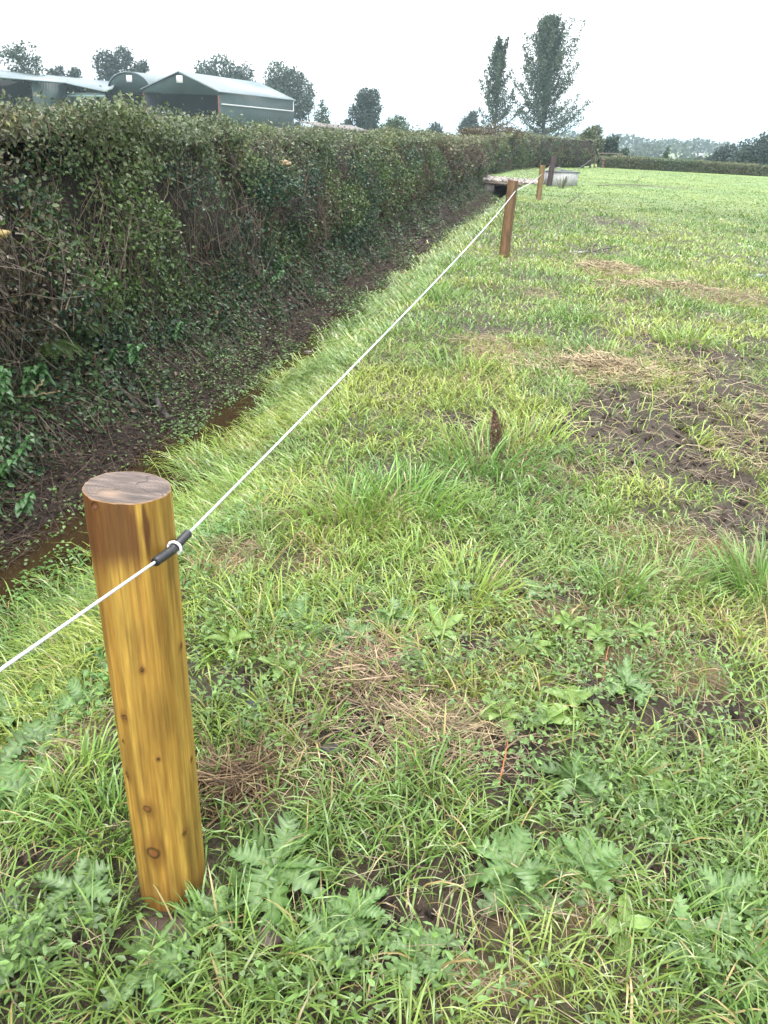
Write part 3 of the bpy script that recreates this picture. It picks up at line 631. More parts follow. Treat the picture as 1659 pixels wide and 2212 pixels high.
dk = [(950, 1375, .15, 'large rounded dock leaf plant in the middle of the grass'), (1240, 1530, .13, 'dock with pale oval leaves right of the tan dead grass'), (1180, 1570, .12, 'broadleaf rosette above the bare soil hole'),
      (1150, 1410, .12, 'oval leaved weed below the middle of the field'), (1400, 1700, .12, 'bright yellow-green leafy weed at right'), (1340, 2010, .11, 'light green round leaved weed at lower right'),
      (1380, 1380, .10, 'pale silvery leaved weed near the dead grass at right'), (600, 1460, .11, 'star shaped weed right of the post middle'), (500, 1400, .12, 'round leaved weed tucked close to the right of the post'),
      (1080, 1560, .11, 'small dock beside the straw on dark soil'), (1290, 1390, .11, 'leafy weed among dead stems right of centre'), (960, 1260, .10, 'small broadleaf weed among long grass'), (1230, 1360, .10, 'weed with upright oval leaves near dead stems')]
for (px, py, L, lb) in dk:
    plant('broadleaf_weed', px, py, lb, 'weed', 'broad-leaved weeds in the grass', rng.integers(6, 10), L, L*.2, .6, .5, np.array((.17, .29, .06))*rng.uniform(.85, 1.15), 0, (.25, .36, .11))
# nettles and fern on the far bank
def nettle(px, py, T, hgt, label, n=3):
    # stand on the bank at fence coordinate t = T along the sight line
    d = ray(px, py); k = .5
    while k < 60:
        p = d*k+[0, 0, H]; t, s = ts(p[0], p[1])
        if t < T: break
        k += .02
    base = np.array([p[0], p[1], float(gz(p[0], p[1]))]); top = p[2]+hgt*.5; g = G(); stems = []
    for j in range(n):
        gs = G()
        b_ = base+np.array([rng.normal(0, .09), rng.normal(0, .09), 0]); tp = np.array([b_[0]+rng.normal(.08, .05), b_[1]+rng.normal(0, .06), max(top+rng.normal(0, .05), b_[2]+.15)])
        tubes(gs, span(b_, tp, -.02, 8), .003, 4, (.08, .12, .05)); stems.append(gs)
        m = 10
        for i in range(m):
            u = .25+.75*i/(m-1); c = b_*(1-u)+tp*u; az = i*1.57+rng.normal(0, .2)
            for sgn in (0, math.pi):
                leafblade(g, c, az+sgn, .07*(1.15-.5*u), .021*(1.2-.5*u), .3, .8, np.array((.065, .155, .05))*rng.uniform(.7, 1.3), 0, (.08, .18, .06))
    root = empty('nettle', base, label, 'nettle', 'nettle clumps on the hedge bank'); [q_.obj('stem', MT, root) for q_ in stems]; g.obj('leaves', MLW, root)
for a in [(255, 850, -2.45, .35, 'nettle clump on the bank beside a pale broken branch', 4), (370, 790, -2.45, .3, 'nettle clump hanging above the ditch left of centre', 4), (85, 905, -2.5, .3, 'low nettles under the pale broken branch', 3),
          (25, 1010, -2.3, .3, 'nettles at the left edge level with the post top', 3), (15, 1110, -2.2, .3, 'nettles at the left edge above the dark litter', 3), (590, 620, -2.6, .3, 'nettles halfway along the bank below the hedge', 3),
          (770, 540, -2.6, .35, 'bright nettles low on the hedge further along the ditch', 4), (10, 830, -2.5, .3, 'nettle tops poking from the dark hedge at the left edge', 3), (560, 700, -2.5, .25, 'small nettle above the mossy bank patch', 3)]:
    nettle(*a)
def fern(px, py, T, L, label):
    d = ray(px, py); k = .5
    while True:
        p = d*k+[0, 0, H]; t, s = ts(p[0], p[1])
        if t < T or k > 40: break
        k += .02
    g = G()
    for j in range(6):
        az = -.4+j*.5-1.2+rng.normal(0, .1); u = np.linspace(0, 1, 22); dx, dy = math.cos(az), math.sin(az)
        c = p+np.stack([dx*L*u, dy*L*u, L*(.35*u-.75*u*u)], 1); tubes(g, c, .002, 3, (.10, .15, .05))
        X_ = np.array([-dy, dx, -.1]); n = len(u)
        for sg in (-1, 1):
            leaves(g, c, X_*sg*np.ones((n, 1))+np.array([dx, dy, 0])*.4, np.array([0, 0, 1.])*np.ones((n, 1)), L*.3*np.sin(np.pi*(.12+.86*u))+.004, np.full(n, L*.05), np.array([.085, .15, .035])*rng.uniform(.6, 1.2, (n, 1)), True, .2)
    root = empty('fern', p, label, 'fern', 'ferns on the hedge bank'); g.obj('fronds', ML, root)
fern(110, 740, -2.45, .2, 'yellow-green fern hanging from the hedge foot at left'); fern(185, 700, -2.5, .16, 'smaller fern right of its yellow-green neighbour')
fern(835, 560, -2.45, .25, 'fern above the ditch where the bank narrows')

# withered dock: upright brown seed spike
p = pix(1068, 985); root = empty('withered_dock', p, 'withered brown seed head standing upright in the grass', 'withered plant')
g = G(); gs = G(); hh_ = .27; top = p+[-.03, 0, hh_]
n = 900; u = rng.uniform(0, 1, n)**.8; a = rng.uniform(0, 6.28, n); rad_ = .062*(1-u)*rng.uniform(.3, 1, n)+.003
C = p+np.stack([rad_*np.cos(a)-.03*u, rad_*np.sin(a), .05+.22*u], 1)
leaves(g, C, rdir(n)+[0, 0, .6], rdir(n), rng.uniform(.008, .02, n), rng.uniform(.006, .011, n), np.array([.13, .08, .055])*rng.uniform(.4, 2.0, (n, 1)), False)
n = 14; a = rng.uniform(0, 6.28, n); b0 = np.repeat(p[None], n, 0); e = p+np.stack([.05*np.cos(a), .05*np.sin(a), rng.uniform(.12, .24, n)], 1)
tubes(gs, np.stack([b0, (b0+e)/2, e], 1), .002, 4, (.09, .05, .035)); gs.obj('stems', MT, root); g.obj('seed_head', MT, root)

# straw heaps
def heap(px, py, rx, ry, hgt, n, label, col=(.42, .335, .205)):
    p = pix(px, py); root_g = G(); x = p[0]+rng.normal(0, rx*.5, n); y = p[1]+rng.normal(0, ry*.5, n)
    d = ((x-p[0])/rx)**2+((y-p[1])/ry)**2; z = gz(x, y)+hgt*np.exp(-d*2)*rng.uniform(.2, 1, n)
    a = rng.normal(.3, 1., n); L = rng.uniform(.06, .22, n)*(1+p[1]/16); dd = np.stack([np.cos(a), np.sin(a), rng.normal(-.05, .3, n)], 1)*L[:, None]; c = np.stack([x, y, z], 1); k = rdir(n)*L[:, None]*.15
    rr = rng.uniform(.001, .002, n)*(1+p[1]/5)
    tubes(root_g, np.stack([c-dd*.5, c+k, c+dd*.5], 1), np.stack([rr, rr, rr*.6], 1), 3, np.array(col)*rng.uniform(.35, 1.3, (n, 1)))
    tag(root_g.obj('straw_heap', MT), label, 'straw', 'heaps of dead grass')
heap(1300, 805, .55, .3, .10, 1500, 'largest tan straw heap right of the withered seed head')
heap(510, 1690, .10, .09, .05, 500, 'nest-like wad of brown dead grass right of the post', (.20, .135, .075))
heap(1305, 583, .5, .4, .08, 350, 'brown straw heap beyond the second fence post level')
heap(1425, 622, .9, .3, .07, 450, 'long pale straw streak further up the field')
heap(800, 1460, .22, .16, .03, 900, 'broad flattened tan dead grass right of the post middle', (.32, .235, .15))
heap(940, 1590, .17, .10, .03, 700, 'tan straw patch above the dark bare soil', (.38, .30, .18))

# stones
def rock(p, sx, sy_, sz, col, label, name='stone', cat='stone', grp='loose stones', seed=0):
    g = G(); nu, nv = 22, 12; a = np.arange(nu)/nu*2*np.pi; b_ = np.linspace(-np.pi/2, np.pi/2, nv); A_, B_ = np.meshgrid(a, b_)
    r_ = .72+.5*fbm(np.cos(A_)*1.6+seed*3.1+9, np.sin(A_)*1.6+B_*1.3+seed, 600+seed, 3)
    cx_ = np.sign(np.cos(B_))*np.abs(np.cos(B_))**.6
    V = np.stack([p[0]+sx*r_*cx_*np.cos(A_), p[1]+sy_*r_*cx_*np.sin(A_), p[2]+sz*.4+sz*r_*np.sin(B_)*.8], -1)
    idx = np.arange(A_.size).reshape(A_.shape); i2 = np.roll(idx, -1, 1); q = np.stack([idx[:-1], i2[:-1], i2[1:], idx[1:]], -1).reshape(-1, 4)
    g.add(V, q, None, np.array(col)*(.7+.6*fbm(V[..., 0]*30, V[..., 1]*30, 610)[..., None]).reshape(-1, 1)); return tag(g.obj(name, MSTONE, None, True), label, cat, grp)
for i, (px, py, sx, sy_, sz, c, lb) in enumerate([
    (632, 805, .05, .045, .05, (.30, .25, .23), 'pinkish grey upright stone at the water edge of the ditch'), (605, 832, .09, .06, .02, (.26, .21, .17), 'flat pale stone lying in the ditch below the upright stone'),
    (665, 765, .08, .06, .03, (.2, .18, .17), 'grey stone in the ditch nearest the distant bend'), (520, 838, .12, .06, .02, (.16, .13, .12), 'flat dark stone on the brown bank side of the ditch'),
    (355, 2025, .085, .06, .015, (.17, .12, .10), 'flat brown stone below the foot of the nearest post'), (575, 2040, .05, .035, .02, (.15, .10, .09), 'small red-brown stone at the bottom below the big thistle'),
    (15, 1960, .05, .04, .02, (.13, .13, .13), 'grey stone at the left edge near the bottom'), (720, 1625, .05, .025, .015, (.07, .08, .10), 'dark slate piece on the bare soil in front of the straw'),
    (560, 1530, .045, .03, .015, (.10, .10, .12), 'dark slate chip in the grass right of the post'), (1040, 1440, .03, .02, .012, (.22, .21, .22), 'small grey stone above the straw patch'),
    (1085, 1668, .008, .007, .007, (.55, .55, .56), 'tiny white pebble in the bare soil hole'), (1340, 1680, .04, .025, .015, (.08, .09, .11), 'slate grey stone among weeds at right'),
    (1640, 600, .12, .06, .05, (.24, .27, .33), 'blue-grey stone far up the field at the right edge'), (470, 960, .06, .04, .02, (.13, .12, .12), 'wet dark stone in the ditch behind the post top'), (30, 1275, .14, .05, .02, (.16, .14, .13), 'long pale stone at the water edge at the left'),
    (1250, 548, .35, .12, .03, (.42, .42, .44), 'pale flat stone slab in the grass beside dark branches'), (375, 1150, .03, .02, .02, (.3, .3, .32), 'small pale pebble just right of the post top')]):
    p = pix(px, py); rock(p-[0, 0, sz*.25], sx*.85, sy_*.85, sz, np.array(c)*.6, lb, seed=i)

# sticks
def stick(pts, r, col, label, name='stick', cat='stick', grp='fallen sticks', sides=7, matr=None):
    P = np.array(pts, float); u = np.linspace(0, 1, 16); t0 = np.linspace(0, 1, len(P))
    Q = np.stack([np.interp(u, t0, P[:, k]) for k in range(3)], 1); Q[1:-1] += rng.normal(0, r*.5, (14, 3))
    g = G(); tubes(g, Q, r*(1-.45*u)*(1+.15*rng.normal(size=16)), sides, col, cap=True); return tag(g.obj(name, matr or MT, None, True), label, cat, grp)
def gp(px, py, up=.02):
    p = pix(px, py); return p+[0, 0, up]
stick([gp(1270, 1560, .01), gp(1275, 1530, .05), gp(1265, 1500, .09)], .006, (.04, .03, .028), 'short dark stick upright in soil below the dock leaves')
stick([gp(335, 880, .03), gp(355, 905, .03), gp(385, 935, .02)], .028, (.055, .045, .045), 'dark fallen log lying down the bank above the ditch', 'log', 'log')
stick([gp(590, 1240, .05), gp(650, 1205, .12), gp(700, 1230, .06)], .0035, (.16, .09, .055), 'thin arched brown stem over the grass right of the rope tube')
stick([gp(750, 1570, .03), gp(780, 1605, .03), gp(810, 1640, .02)], .002, (.42, .33, .2), 'pale straw stick slanting over the dark soil right of the thistle')
stick([gp(1075, 1720, .03), gp(1083, 1690, .08), gp(1087, 1660, .10)], .003, (.30, .12, .05), 'reddish stem standing in the bare soil hole')
stick([gp(1180, 1625, .02), gp(1240, 1600, .02), gp(1370, 1590, .02)], .004, (.30, .21, .12), 'long tan stick lying across dark soil at right')
stick([gp(1300, 1480, .01), gp(1305, 1440, .08)], .003, (.32, .14, .06), 'orange-brown stem upright among pale weeds')
stick([gp(1285, 1900, .02), gp(1330, 1930, .03), gp(1400, 1960, .03)], .004, (.10, .065, .05), 'dark root lying over bare soil at lower right')
stick([gp(1390, 1850, .02), gp(1400, 1900, .05), gp(1380, 1980, .03)], .005, (.07, .05, .04), 'dark twisted root crossing the lower right bare soil')
for (pp, lb) in [([(1255, 556), (1300, 545), (1345, 536)], 'long dark branch lying beside the pale slab'), ([(1270, 548), (1290, 556), (1320, 552)], 'short dark branch next to the pale slab'),
                 ([(1290, 530), (1270, 545), (1250, 560)], 'dark branch slanting towards the pale slab'), ([(1225, 442), (1250, 425), (1262, 412)], 'bent branch in the grass in front of the trough'),
                 ([(1290, 403), (1350, 401), (1410, 404)], 'dark line of cut branches far up the field'), ([(1370, 395), (1385, 385), (1400, 383)], 'dark twigs poking up far up the field')]:
    stick([gp(a, b_, .04) for a, b_ in pp], .013, (.06, .045, .04), lb)
def hstick(pts, T, r, col, label, **k):
    P = []
    for (px, py, dt) in pts:
        d = ray(px, py); kk = .5
        while kk < 60:
            p = d*kk+[0, 0, H]; t, s = ts(p[0], p[1])
            if t < T+dt: break
            kk += .02
        P.append(p)
    return stick(P, r, col, label, name='broken_branch', cat='branch', grp='broken branches sticking from the hedge', **k)
hstick([(-20, 862, 0), (60, 855, .12), (95, 822, .2)], -2.55, .012, (.26, .20, .11), 'pale forked branch poking from the bank at the left edge')
hstick([(40, 858, .05), (90, 852, .15), (130, 846, .2)], -2.55, .009, (.26, .20, .11), 'pale straight branch stub beside the forked one')
hstick([(612, 356, .2), (627, 351, .34)], -2.75, .03, (.30, .24, .14), 'cut branch end poking from the upper hedge face')
hstick([(-10, 508, -.1), (5, 505, .3)], -2.75, .03, (.40, .30, .12), 'yellow cut stub at the left edge of the hedge')
hstick([(655, 545, -.1), (690, 552, .2), (712, 560, .3)], -2.75, .015, (.24, .26, .07), 'yellow-green broken stem low on the hedge')
hstick([(385, 705, .1), (395, 750, .1)], -2.55, .012, (.36, .26, .14), 'pale split stake standing on the bank, nearer of two')
hstick([(465, 670, .1), (478, 725, .1)], -2.55, .014, (.36, .26, .14), 'pale split stake standing on the bank, further of two')
hstick([(2, 560, -.05), (10, 650, .0), (6, 760, .0)], -2.6, .012, (.11, .09, .07), 'thick grey hedge stem down the left edge')
hstick([(320, 740, .0), (300, 830, .15), (265, 880, .25)], -2.55, .012, (.10, .065, .045), 'brown root trailing down the bank above the nettles')
hstick([(205, 1120, .0), (195, 1050, .1), (200, 960, .1)], -2.3, .010, (.16, .11, .075), 'brown dead stem upright left of the post top')

# ------------------------------------------------------------------ CULVERT and TROUGH
MC = mat('grey_concrete', .7, .3, noise=(9, .2), bump=(40, .3, .01)); 
c0 = np.array([*ft(-2.6, 34.2)]); root = empty('culvert', (*ft(-1.4, 34.2), -.5), 'low stone and rubble culvert crossing the ditch by the far posts', 'culvert')
ax = np.array([[fn[0], fn[1], 0], [fd[0], fd[1], 0], [0, 0, 1.]])
g = G(); o = np.array([*ft(-1.55, 34.0), 0])
box(g, (-1.2, 0, -.62), (-.45, .5, -.06), (.07, .06, .055), ax, o); box(g, (.45, 0, -.62), (1.35, .5, -.06), (.07, .06, .055), ax, o); box(g, (-.45, 0, -.12), (.45, .5, -.062), (.08, .07, .06), ax, o)
g.obj('headwall', MSTONE, root)
g = G(); a = np.linspace(0, 2*np.pi, 25); V = []
for yy in (-.06, 3): V += [o+ax.T@np.array([.42*math.cos(b_), yy, -.4+.34*math.sin(b_)]) for b_ in a]
g.add(np.array(V), [(i, i+1, i+26, i+25) for i in range(24)], None, (.02, .018, .016)); g.obj('pipe', MSTONE, root)
g = G()
box(g, (-1.3, -.05, -.058), (1.45, 3.6, .02), (.17, .14, .115), ax, o)
n = 420; x = rng.uniform(-1.25, 1.4, n); y = rng.uniform(-.05, 3.5, n); rr = rng.uniform(.05, .14, n)
V = (np.stack([x, y, .03+rr*.2], 1)[:, None]+oct_[None]*rr[:, None, None]*rng.uniform(.6, 1.2, (n, 6, 1))*[1.2, 1, .6])@ax+o
g.add(V, None, ((np.arange(n)*6)[:, None, None]+ft8).reshape(-1, 3), np.repeat(np.array([.20, .175, .145])*rng.uniform(.4, 1.5, (n, 1)), 6, 0)); oo = g.obj('rubble_top', MSTONE, root)
ta = pix(1193, 401, 0); tb = pix(1246, 402, 0); tl = np.linalg.norm((tb-ta)[:2])
root = empty('water_trough', ta, 'grey concrete water trough by the far fence posts', 'trough')
ux = np.array([(tb-ta)[0], (tb-ta)[1], 0])/tl; uy = np.array([-ux[1], ux[0], 0]); ax2 = np.array([ux, uy, [0, 0, 1.]]); W2 = .6; th_ = .07; hh_ = .50
g = G()
cc = (.37, .375, .37)
box(g, (0, 0, -.05), (tl, th_, hh_), cc, ax2, ta); box(g, (0, W2-th_, -.05), (tl, W2, hh_), cc, ax2, ta); box(g, (0, th_, -.05), (th_, W2-th_, hh_-.002), cc, ax2, ta); box(g, (tl-th_, th_, -.05), (tl, W2-th_, hh_-.002), cc, ax2, ta); box(g, (th_, th_, -.04), (tl-th_, W2-th_, .06), cc, ax2, ta)
g.obj('basin', MC, root)
g = G(); rc = (.14, .15, .17)
box(g, (-.03, -.03, hh_+.002), (tl+.05, th_+.01, hh_+.055), rc, ax2, ta); box(g, (-.03, W2-th_-.01, hh_+.002), (tl+.05, W2+.03, hh_+.055), rc, ax2, ta)
box(g, (-.029, th_+.012, hh_+.003), (th_, W2-th_-.012, hh_+.052), rc, ax2, ta); box(g, (tl-th_, th_+.012, hh_+.003), (tl+.049, W2-th_-.012, hh_+.052), rc, ax2, ta); g.obj('rim', MC, root)
g = G(); box(g, (th_+.002, th_+.002, .38), (tl-th_-.002, W2-th_-.002, .40), (.03, .035, .03), ax2, ta); g.obj('water', mw, root)
g = G(); tubes(g, ta+ux*.05+np.array([[0, 0, hh_+.05], [.0, 0, hh_+.16], [.15, .1, hh_+.19], [.4, .2, hh_+.1]]), .02, 6, (.3, .3, .31)); g.obj('inlet_pipe', MC, root, True)
# thin dead weed in front of the trough
p = pix(1212, 408); g = G(); n = 26; a = rng.uniform(-1, 1, n); e = p+np.stack([a*.25, rng.normal(0, .1, n), rng.uniform(.2, .5, n)], 1); b0 = p+np.stack([a*.1, 0*a, 0*a], 1)
tubes(g, np.stack([b0, (b0+e)/2, e], 1), .008, 3, (.10, .10, .06)); tag(g.obj('dry_weed', MT), 'wispy dry weed in front of the concrete trough', 'weed')

# ------------------------------------------------------------------ far hedge and far fence
def farhedge(pa, pb, hgt, thick, n, L, label, c1, name='hedge'):
    pa = np.array(pa); pb = np.array(pb); d = (pb-pa)[:2]; ln = np.hypot(*d); d /= ln; nn_ = np.array([d[1], -d[0]])
    root = empty(name, (*pa[:2], 0), label, 'hedge'); g = G()
    u = np.linspace(0, 1, 80); prof = [(-.5, -.3), (-.52, .5), (-.42, .88), (0, .93), (.42, .88), (.5, -.3)]
    V = np.array([[pa[0]+d[0]*ln*a+nn_[0]*thick*(-w_), pa[1]+d[1]*ln*a+nn_[1]*thick*(-w_), hgt*z] for a in u for (w_, z) in prof]).reshape(-1, 3)
    V += rng.normal(0, .05, V.shape); m = len(prof)
    g.add(V, [(i*m+j, i*m+j+1, (i+1)*m+j+1, (i+1)*m+j) for i in range(79) for j in range(m-1)], None, (.03, .03, .02)); g.obj('shade_core', MSOIL, root)  # closed dark core, painted as the shade behind the leaves
    g = G(); a = rng.uniform(0, 1, n); face = rng.uniform(0, 1, n) < .62
    z = np.where(face, rng.uniform(0, 1, n), 1)*hgt; w_ = np.where(face, .52, rng.uniform(-.5, .52, n))*thick+rng.normal(0, .06, n); z = z+rng.normal(0, .06, n)+(fbm(a*ln*.3, a*0, 700)-.5)*.25*(z/hgt)
    P = np.stack([pa[0]+d[0]*ln*a+nn_[0]*w_, pa[1]+d[1]*ln*a+nn_[1]*w_, z], 1)
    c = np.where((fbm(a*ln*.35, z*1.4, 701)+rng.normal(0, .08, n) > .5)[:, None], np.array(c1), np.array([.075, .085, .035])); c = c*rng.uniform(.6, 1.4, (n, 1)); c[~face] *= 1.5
    leaves(g, P, rdir(n), rdir(n)+[nn_[0], nn_[1], .5], L*rng.uniform(.6, 1.3, n), L*.6*rng.uniform(.7, 1.3, n), c, False)
    o = g.obj('foliage', ML, root); o['kind'] = 'stuff'; return root
fa = pix(1292, 361, 0); fb = pix(1659, 381, 0); fdir = (fb-fa)
farhedge(fa, fa+fdir*1.9, .70, 1.2, 20000, .13, 'low clipped hedge closing the far side of the field', (.05, .075, .03))
for (px, yb, yt, c, lb) in [(1285, 362, 336, (.14, .10, .06), 'far weathered post left end of the wooden fence'), (1303, 362, 340, (.12, .08, .055), 'thin brown far post second from the left'), (1320, 362, 341, (.13, .09, .06), 'thin brown far post third from the left'),
                        (1341, 361, 334, (.16, .055, .05), 'reddish far post where the hedge begins'), (1275, 362, 343, (.12, .10, .06), 'far post carrying the wire behind the trough')]:
    a = pix(px, yb+.5, 0); b_ = at(px+1, yt, a[1]); tag_ = stick([a-[0, 0, .1], (a+b_)/2, b_], .085, c, lb, name='fence_post', cat='fence post', grp='small posts at the far field corner')
a = pix(1286, 360, 0); b_ = pix(1341, 360, 0)
root = empty('rail_fence', a, 'wooden rails between the small posts at the far corner', 'fence')
for z in (.45, .95):
    g = G(); tubes(g, np.array([a+[0, 0, z], (a+b_)/2+[0, 0, z+.02], b_+[0, 0, z]]), .05, 5, (.10, .08, .055)); g.obj('rail', MT, root)

# ------------------------------------------------------------------ TREES
def tree(px, pbase, ptop, wpx, Y, label, col, n=5000, L=.3, shape='round', lobes=9, name='broadleaf_tree', seed=0, dens=.75, lowest=.12, grp='trees behind the hedge'):
    r_ = np.random.default_rng(1000+seed)
    b0 = at(px, pbase, Y); zg = float(gz(b0[0], b0[1])); base = np.array([b0[0], b0[1], zg])
    top = at(px, ptop, Y); hgt = top[2]-zg; wid = wpx/2*np.linalg.norm(b0-[0, 0, H])/FPX*1.0
    root = empty(name, base, label, 'tree', grp)
    g = G(); u = np.linspace(0, 1, 8); tr_h = hgt*.62
    tp = base+np.stack([.02*hgt*np.sin(u*3+seed), .0*u, u*tr_h-.2], 1); tubes(g, tp, hgt*.022*(1-.7*u), 8, (.05, .042, .035))
    g2 = G(); cz0 = zg+hgt*lowest; vis = hgt*(1-lowest)
    nb = lobes; cs = []
    for i in range(nb):
        f = (i+.5)/nb; a = i*2.4+r_.uniform(-.4, .4)
        if shape == 'cone': rr = wid*(1-f)*.62; zc = cz0+vis*f*.95; s_ = wid*(.5*(1-f)+.12); sz = vis/nb*1.3
        else:
            zf = f; prof = math.sin(math.pi*(.12+.80*zf))**.6; rr = wid*.60*prof*r_.uniform(.5, 1.05); zc = cz0+vis*(.10+.78*zf); s_ = wid*.42*r_.uniform(.7, 1.2); sz = min(s_, vis*.22)
        cs.append((base[0]+rr*math.cos(a), base[1]+rr*math.sin(a)*.8, zc, s_, sz))
    cs = np.array(cs)
    for c in cs:
        k = span(tp[4 if shape != 'cone' else 5]*.5+tp[3]*.5, np.array(c[:3]), -.05*hgt, 5); tubes(g, k, hgt*np.array([.009, .007, .005, .003, .001]), 4, (.05, .042, .035))
    g.obj('trunk', MT, root, True)
    w_ = cs[:, 3]**2*cs[:, 4]; pick = r_.choice(len(cs), n, p=w_/w_.sum()); d = r_.normal(size=(n, 3)); d /= np.linalg.norm(d, axis=1, keepdims=True)
    rad_ = r_.uniform(.25, 1.0, n)**.45*r_.choice([1., 1.12, .9], n)
    P = cs[pick, :3]+d*rad_[:, None]*np.stack([cs[pick, 3], cs[pick, 3], cs[pick, 4]], 1)
    k = vnoise3(P*1.2/max(wid, 1)*3.2) > (1-dens)*.62+.12; P = P[k]; d = d[k]; pick = pick[k]
    n = len(P); c = np.array(col)*r_.uniform(.65, 1.35, (n, 1))*(.8+.4*_h(pick, pick*0+seed, 3))[:, None]
    leaves(g2, P, r_.normal(size=(n, 3)), d+r_.normal(0, .6, (n, 3)), L*r_.uniform(.6, 1.4, n), L*.7*r_.uniform(.6, 1.3, n), c, False)
    o = g2.obj('crown', MTREE, root); return root
def vnoise3(P): return (fbm(P[:, 0]+P[:, 2]*.37, P[:, 1]+P[:, 2]*.71, 800, 2)+fbm(P[:, 0]*.9+31, P[:, 2], 801, 2))/2
DG = (.032, .052, .042); MGn = (.045, .07, .048)
Bc = 130
tree(45, 200, 92, 125, 120, 'grey-green tree with wispy top above the left barn roof', MGn, 4200, .4, seed=1, dens=.45, lobes=12)
tree(82, 180, 76, 44, 118, 'thin wispy tree rising from the leftmost clump', MGn, 900, .38, seed=2, dens=.3, lobes=8)
tree(122, 190, 134, 50, 135, 'low dark tree behind the long barn roof, left of a gap', DG, 1800, .4, seed=3)
tree(158, 190, 138, 44, 135, 'low tree touching the right side of the small dark tree', DG, 1600, .4, seed=4)
tree(256, 210, 99, 90, 150, 'tall dark tree behind the curved barn, left of its pair', DG, 5200, .45, seed=5, dens=.85)
tree(308, 210, 119, 62, 150, 'smaller dark tree right half of the pair behind the curved barn', DG, 3200, .45, seed=6, dens=.85)
tree(462, 240, 123, 112, 160, 'rounded tree left of centre behind the gable barn roof', MGn, 4500, .5, seed=7)
tree(518, 240, 132, 100, 162, 'rounded tree joined to its left neighbour behind the barn roof', MGn, 3800, .5, seed=8)
tree(619, 270, 144, 122, 150, 'big tree at the right end of the gable barn', MGn, 7000, .45, seed=9, lobes=13)
tree(696, 275, 214, 58, 120, 'small ragged conifer right of the barns', (.055, .08, .05), 1800, .3, shape='cone', seed=10, name='conifer', lobes=8)
tree(790, 290, 189, 84, 130, 'dense round-topped tree standing alone left of centre', DG, 5200, .38, seed=11, dens=.9)
tree(752, 290, 252, 34, 128, 'small bush-like tree at the left foot of the round-topped tree', DG, 900, .35, seed=12)
tree(850, 295, 252, 64, 110, 'spreading green bushy tree right of the round-topped tree', (.06, .095, .045), 2200, .3, seed=13)
tree(940, 298, 262, 36, 160, 'little pale distant tree in the gap over the hedge', DG, 900, .4, seed=14)
tree(906, 298, 282, 18, 170, 'tiny distant shrub-like tree left of the little pale tree', DG, 300, .4, seed=15)
tree(1010, 298, 242, 42, 150, 'small neat round tree left of the thin poplar', DG, 1700, .4, seed=16, dens=.9)
tree(1270, 335, 272, 72, 80, 'broad grey-green tree over the end of the hedge', (.085, .10, .055), 3600, .25, seed=17, lowest=.05)
tree(1317, 338, 290, 44, 82, 'darker tree touching the broad grey-green one', DG, 1800, .25, seed=18, lowest=.05)
tree(1345, 345, 322, 26, 78, 'low green bush tree by the reddish far post', MGn, 700, .22, seed=19, lowest=.02)
tree(1437, 350, 317, 26, 95, 'small dark cone-shaped tree beyond the far hedge', (.04, .07, .035), 1100, .22, shape='cone', seed=20, name='conifer', lobes=7, lowest=.02, dens=.95)
tree(1560, 365, 312, 80, 100, 'dark rounded tree left of the big tree at the right edge', DG, 2400, .3, seed=21, lowest=.02)
tree(1665, 375, 284, 170, 92, 'big dark tree filling the right edge beyond the hedge', DG, 8000, .3, seed=22, lobes=14, lowest=.02, dens=.9)
tree(1605, 370, 314, 70, 90, 'bushy tree in front of the big one at right', DG, 2000, .3, seed=23, lowest=.02)
tree(1535, 360, 330, 30, 110, 'small tree at the left of the right-hand clump', DG, 800, .3, seed=24, lowest=.02)

